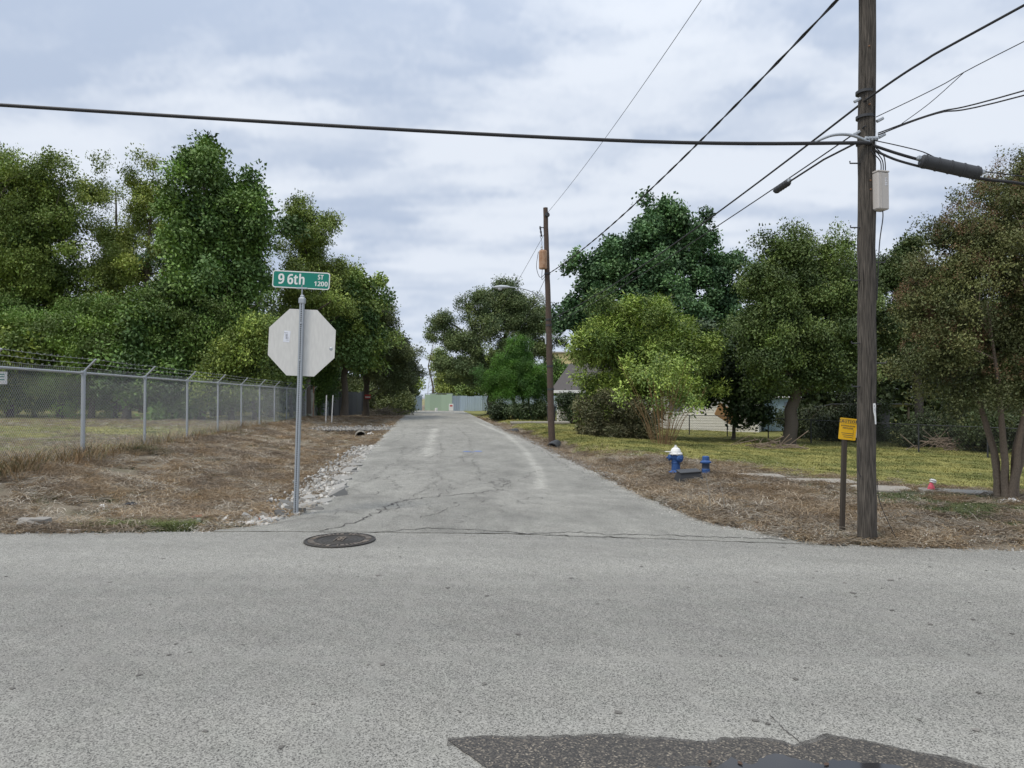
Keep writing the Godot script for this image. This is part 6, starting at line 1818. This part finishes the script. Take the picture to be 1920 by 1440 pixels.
func cables() -> void:
	var p := NEAR + Vector3(0.045, 0, 0.11)
	# along the main road to the left: one heavy lashed cable
	cable("trunk_cable", "heavy black cable running left from the near utility pole across the whole view", through([p + Vector3(0, 4.41, 0), V(1.0, 4.47, 7.86), V(-5.8, 4.9, 7.95), V(-20, 6.1, 8.6), V(-34, 7.6, 9.2)], 10), 0.021)
	var h := MB.new()
	h.tube(through([V(3.35, 4.425, 7.8), V(3.55, 4.5, 7.8), V(3.75, 4.5, 7.8), V(3.95, 4.42, 7.79)], 6), same(0.016, 19), 6)
	tag(obj("cable_loop", h, M.galvanised), "short grey cable loop just left of the near utility pole", "cable")
	# to the right: strand, two cables and the big splice case
	var a := p + Vector3(0.02, 4.38, 0)
	cable("trunk_cable", "heavy black cable sagging right from the near utility pole through the large splice case", through([a, V(4.42, 4.2, 7.7), V(5.35, 3.9, 7.55), V(9.0, 3.6, 7.2), V(24, 5.4, 6.0)], 10), 0.017)
	cable("support_strand", "thin steel strand above the heavy cable right of the near pole", through([a + Vector3(0, 0.06, 0), V(4.42, 4.3, 7.7), V(5.35, 3.98, 7.55), V(9.0, 3.68, 7.2), V(24, 5.5, 6.0)], 10), 0.006)
	cable("branch_cable", "second black cable below the strand, entering the large splice case", through([a + Vector3(0, -0.06, 0.02), V(4.2, 4.2, 7.72), V(4.5, 4.1, 7.69)], 10), 0.014)
	closure("large black splice case hanging on the cable right of the near utility pole", V(4.43, 4.17, 7.66), V(5.03, 4.0, 7.58), 0.07)
	# power line from the far pole to the near pole's top, out of view
	var f: Vector3 = FAR + Vector3(-0.17, 6.44, 0)
	var e := NEAR + Vector3(0.06, 6.42, 0.0)
	var line := cable_pts(f, e, 0.32, 60)
	var m1 := []; var m2 := []
	for i in line.size():
		var tw := i * 1.5
		var o := Vector3(cos(tw), sin(tw), 0) * 0.011
		m1.append(line[i] + o - line[0]); m2.append(line[i] - o - line[0])
	var mb := MB.new()
	mb.tube(m1, same(0.011, m1.size()), 6); mb.tube(m2, same(0.011, m2.size()), 6)
	var pl := obj("power_line", mb, M.black_rubber)
	pl.position = line[0]
	tag(pl, "twisted black power line from the far utility pole up over the near pole's top", "cable")
	cable("power_wire", "thin bare wire from the far utility pole's top to the near pole's top", cable_pts(FAR + Vector3(-0.19, 8.8, 0.15), NEAR + Vector3(0.07, 8.9, 0), 0.25, 30), 0.006)
	# telephone lines from the far pole past the near pole towards the viewer's right
	f = FAR + Vector3(-0.12, 4.66, 0.1)
	var q := NEAR + Vector3(0.0, 4.9, 0.11)
	cable("phone_line", "upper black telephone line between the two utility poles, carrying on to the upper right", cable_pts(f, q, 0.26, 24) + through([q, V(4.18, 5.02, 7.2), V(4.6, 5.12, 6.3), V(7.0, 5.5, 0.5), V(10, 6.4, -9)], 8), 0.0125)
	f = FAR + Vector3(-0.11, 4.44, 0.12)
	q = NEAR + Vector3(-0.02, 4.6, 0.11)
	var low := cable_pts(f, q, 0.18, 24)
	cable("phone_line", "lower black telephone line between the poles with the small splice case", low, 0.008)
	closure("small black splice case hanging on the lower telephone line left of the near pole", low[22] + Vector3(0, -0.05, 0), low[21].lerp(low[22], 0.55) + Vector3(0, -0.05, 0), 0.042)
	cable("branch_cable", "black cable lashed under the lower telephone line beside the small splice case", [low[22] + Vector3(0, -0.05, 0), low[23] + Vector3(0, -0.06, 0), low[24] + Vector3(0.03, -0.12, 0), p + Vector3(-0.05, 4.43, 0)], 0.012)
	# service drops to the right
	q = NEAR + Vector3(0.11, 4.71, 0.08)
	cable("service_wire", "thin wire rising right from the near pole, upper of the two that join", through([q, V(4.45, 4.84, 7.35), V(4.95, 5.04, 6.8), V(7.5, 5.9, 4.0), V(12, 7, -2)], 8), 0.005)
	cable("service_wire", "thin wire rising steeply right from the near pole's bundle to join the upper wire", through([NEAR + Vector3(0.3, 4.57, 0.25), V(4.4, 4.7, 7.4), V(4.62, 4.92, 7.2)], 8), 0.004)
	for k in 2:
		cable("service_bundle", ["upper black service cable leaving right from the near pole below the thin wires", "lower black service cable leaving right from the near pole just above the heavy cable"][k], through([NEAR + Vector3(0.13, 4.53 - 0.02 * k, 0.08), V(4.4, 4.55 - 0.01 * k, 7.3), V(4.9, 4.53 - 0.045 * k, 6.72), V(7.5, 4.7 - 0.1 * k, 4.0), V(12, 5.5 - 0.1 * k, -2)], 8), 0.0075)
	# from the far pole down left behind the trees
	cable("service_wire", "thin wire from the far pole's transformer down left behind the spreading tree", cable_pts(FAR + Vector3(-0.3, 8.0, 0.05), V(-4.2, 5.6, 70), 0.3, 16), 0.008)
	cable("service_wire", "lower thin wire from the far pole's collar down left towards the cedar", cable_pts(FAR + Vector3(-0.2, 6.4, 0.0), V(-1.2, 4.2, 60), 0.3, 16), 0.009)
	# straight-up lattice of a far off mast
	var mast := thing("radio_mast", "faint slender lattice mast far beyond the gate", "mast", V(-17.6, 0, 150))
	mb = MB.new()
	for s in [-1.0, 1.0]: mb.tube([Vector3(0.5 * s, 0, 0), Vector3(1.6 + 0.1 * s, 17.5, 0)], [0.05, 0.03], 4)
	for k in 16:
		var y := 1.0 * k + 0.5
		mb.tube([Vector3(-0.5 + 0.1 * y * 0.9, y, 0), Vector3(0.45 + 0.07 * y, y + 0.9, 0)], [0.03, 0.03], 4)
	obj("frame", mb, M.concrete, mast)


func litter() -> void:
	var place := func(o: Node3D, x: float, d: float, up: float) -> void: o.position = V(x, ground_y(x, d) + up, d)
	# pink bottle-shaped piece with a crumpled white top
	var t := thing("plastic_piece", "small pink plastic piece with a crumpled white top on the lawn's edge", "litter", V(7.6, ground_y(7.6, 12.9), 12.9))
	var mb := MB.new()
	mb.lathe([[0.0, 0.0], [0.055, 0.015], [0.068, 0.06], [0.05, 0.12], [0.028, 0.17], [0.02, 0.19]], 14)
	obj("body", mb, M.pink, t)
	mb = MB.new()
	mb.lathe([[0.02, 0.18], [0.06, 0.2], [0.045, 0.225], [0.07, 0.235], [0.03, 0.26], [0.0, 0.255]], 7, Transform3D(Basis(Vector3(0, 0, 1), -0.3), Vector3(-0.03, 0, 0)))
	obj("top", mb, M.white_paint, t)
	var rag := func(called: String, label: String, x: float, d: float, size: Vector3, m: Material) -> void:
		var r := FastNoiseLite.new()
		r.seed = int(x * 100); r.frequency = 0.9
		var b := MB.new()
		var n := 10
		var pt := func(i: int, j: int) -> Vector3:
			var u := i / float(n) - 0.5; var w := j / float(n) - 0.5
			return Vector3(u * size.x * (1.0 + 0.3 * r.get_noise_2d(w * 4.0, 3.0)), size.y * (0.5 + 0.9 * r.get_noise_2d(u * 5.0, w * 5.0)) * (1.0 - 1.4 * maxf(absf(u), absf(w))) + 0.012, w * size.z * (1.0 + 0.4 * r.get_noise_2d(u * 4.0, 9.0)))
		for i in n:
			for j in n: b.quad(pt.call(i, j), pt.call(i + 1, j), pt.call(i + 1, j + 1), pt.call(i, j + 1))
		var o := obj(called, b, m)
		place.call(o, x, d, 0.02)
		o.rotation.y = x
		tag(o, label, "litter")
	rag.call("white_rag", "crumpled white rag at the foot of the many stemmed tree", 7.9, 11.25, Vector3(0.36, 0.09, 0.22), M.white_paint)
	rag.call("plastic_scrap", "white plastic scrap in the straw left of the sign post, leftmost", -6.15, 10.7, Vector3(0.12, 0.06, 0.1), M.white_paint)
	rag.call("plastic_scrap", "dark scrap in the straw right beside the white one", -5.9, 11.0, Vector3(0.2, 0.07, 0.1), M.black_plastic)
	rag.call("plastic_scrap", "white scrap in the ditch left of the street, near the gravel", -3.95, 13.4, Vector3(0.14, 0.05, 0.1), M.white_paint)
	rag.call("plastic_scrap", "small pale scrap on the straw below the brick", -4.25, 9.4, Vector3(0.1, 0.05, 0.08), M.concrete)
	rag.call("plastic_scrap", "white scrap beside the left culvert mouth", -6.8, 34.2, Vector3(0.35, 0.2, 0.3), M.white_paint)
	rag.call("white_bag", "white bag lying in the ditch by the far left culvert", -10.4, 63.5, Vector3(0.7, 0.4, 0.5), M.white_paint)
	rag.call("plastic_scrap", "white scrap on the dry bank below the hydrant", 2.5, 13.5, Vector3(0.08, 0.04, 0.06), M.white_paint)
	mb = MB.new()
	mb.box(Vector3.ZERO, Vector3(0.21, 0.09, 0.1), 0.008)
	var o := obj("brick", mb, M.brick)
	place.call(o, -4.35, 9.75, 0.05)
	o.rotation = Vector3(0.2, 0.4, 0.15)
	tag(o, "dark red brick lying in the straw left of the sign post", "brick")
	mb = MB.new()
	mb.box(Vector3.ZERO, Vector3(0.19, 0.05, 0.09), 0.006)
	o = obj("brick", mb, mat("orange_brick", Color(0.42, 0.16, 0.09), 0.9))
	place.call(o, -3.22, 9.3, 0.02)
	o.rotation = Vector3(0.05, 0.3, 0.0)
	tag(o, "flat orange brick piece at the road's edge by the sign post's foot", "brick")
	mb = MB.new()
	mb.box(Vector3.ZERO, Vector3(0.2, 0.025, 0.05), 0.004)
	o = obj("wood_stick", mb, mat("pale_wood", Color(0.5, 0.36, 0.22), 0.8))
	place.call(o, -3.55, 9.0, 0.03)
	o.rotation.y = 0.1
	tag(o, "short pale wood stick near the road's edge left of the sign post", "stick")
	# blue survey mark sprayed on the street
	mb = MB.new()
	for q in [[-1.33, 20.9, 0.28, 0.2], [-1.0, 21.0, 0.3, 0.22], [-1.15, 20.7, 0.12, 0.1]]:
		var p := []
		for k in 12: p.append(Vector2(cos(TAU * k / 12.0) * q[2] * 0.5 * rng.randf_range(0.7, 1.1), sin(TAU * k / 12.0) * q[3] * 0.5 * rng.randf_range(0.7, 1.1)))
		mb.plate(p, 0.0, 0.002, Transform3D(Basis(Vector3.RIGHT, -PI / 2), V(q[0], 0.007, q[1])))
	o = obj("paint_mark", mb, M.blue_paint)
	tag(o, "blue paint mark sprayed on the middle of the street", "paint mark")
	# heap of twigs under the oak and a brush heap left of the street
	for q in [["twig_heap", "heap of broken branches on the ground before the leaning oak trunk", 10.6, 29.5, 1.5, 0.25, 40], ["brush_heap", "grey heap of cut brush beside the dark round street tree", -10.9, 60.5, 1.5, 0.9, 110], ["twig_heap", "fallen dead branches behind the low fence right of the near pole", 18.6, 30.5, 1.6, 0.9, 40]]:
		mb = MB.new()
		for i in q[6]:
			var c := Vector3(rng.randfn(0, q[4] * 0.5), rng.randf() * q[5] * 0.6, rng.randfn(0, q[4] * 0.25))
			var dir := Vector3(rng.randfn(), rng.randfn() * 0.3, rng.randfn() * 0.5).normalized() * rng.randf_range(0.3, 1.0)
			var k := rnd_dir() * 0.08
			mb.tube([c - dir, c + k, c + dir], [0.02, 0.015, 0.006], 5)
		o = obj(q[0], mb, mat("twig_%d" % q[6], Color(0.24, 0.185, 0.14), 0.95) if q[0] != "brush_heap" else mat("brush", Color(0.21, 0.18, 0.14), 0.95))
		place.call(o, q[2], q[3], 0.03)
		tag(o, q[1], "brush heap")
	# a dead leaf and a few dark stains' worth of debris on the wet patch
	for q in [[0.86, 3.12, "brown dead leaf lying in the wet patch, left"], [0.99, 3.11, "dark dead leaf lying at the puddle's edge"], [1.36, 3.1, "olive dead leaf lying in the wet patch, right"]]:
		mb = MB.new()
		mb.plate([Vector2(-0.016, 0), Vector2(-0.006, 0.009), Vector2(0.006, 0.008), Vector2(0.018, 0.002), Vector2(0.006, -0.008), Vector2(-0.008, -0.008)], 0.0, 0.001, Transform3D(Basis(Vector3.RIGHT, -PI / 2 + 0.15), Vector3.ZERO))
		o = obj("dead_leaf", mb, mat("dead_leaf_%d" % int(q[0] * 100), Color(0.075, 0.045, 0.03), 0.8))
		o.position = V(q[0], 0.014, q[1]); o.rotation.y = q[0] * 5.0
		tag(o, q[2], "leaf")
	# red and white notice on the street tree's trunk
	mb = MB.new()
	mb.box(Vector3.ZERO, Vector3(0.5, 0.34, 0.01), 0.002)
	o = obj("notice_sign", mb, M.red_plastic)
	o.position = V(-11.7, 1.65, 57.6)
	tag(o, "small red and white notice beside the dark round street tree's trunk", "sign")
	var nb := MB.new()
	nb.box(Vector3(0, -0.03, 0.008), Vector3(0.42, 0.1, 0.004))
	obj("print_band", nb, M.white_paint, o)
	# a light dead stalk standing in the right verge
	for q in [[2.85, 10.2, 0.55, "tall pale dead stalk on the right verge near the road, left one"], [3.0, 10.0, 0.42, "shorter pale dead stalk on the right verge near the road"], [8.1, 16.5, 0.35, "thin stake standing in the lawn behind the valve post"]]:
		mb = MB.new()
		mb.tube([Vector3.ZERO, Vector3(-0.03, q[2] * 0.5, 0), Vector3(-0.08, q[2], 0.02)], [0.007, 0.006, 0.003], 5)
		for k in 4: mb.tube([Vector3(-0.02 * k, q[2] * (0.4 + 0.13 * k), 0), Vector3(-0.02 * k + rng.randf_range(-0.1, 0.1), q[2] * (0.5 + 0.13 * k), 0.03)], [0.003, 0.001], 4)
		o = obj("dead_stalk", mb, M.concrete if q[0] < 5 else M.bark)
		place.call(o, q[0], q[1], -0.01)
		tag(o, q[3], "stalk")
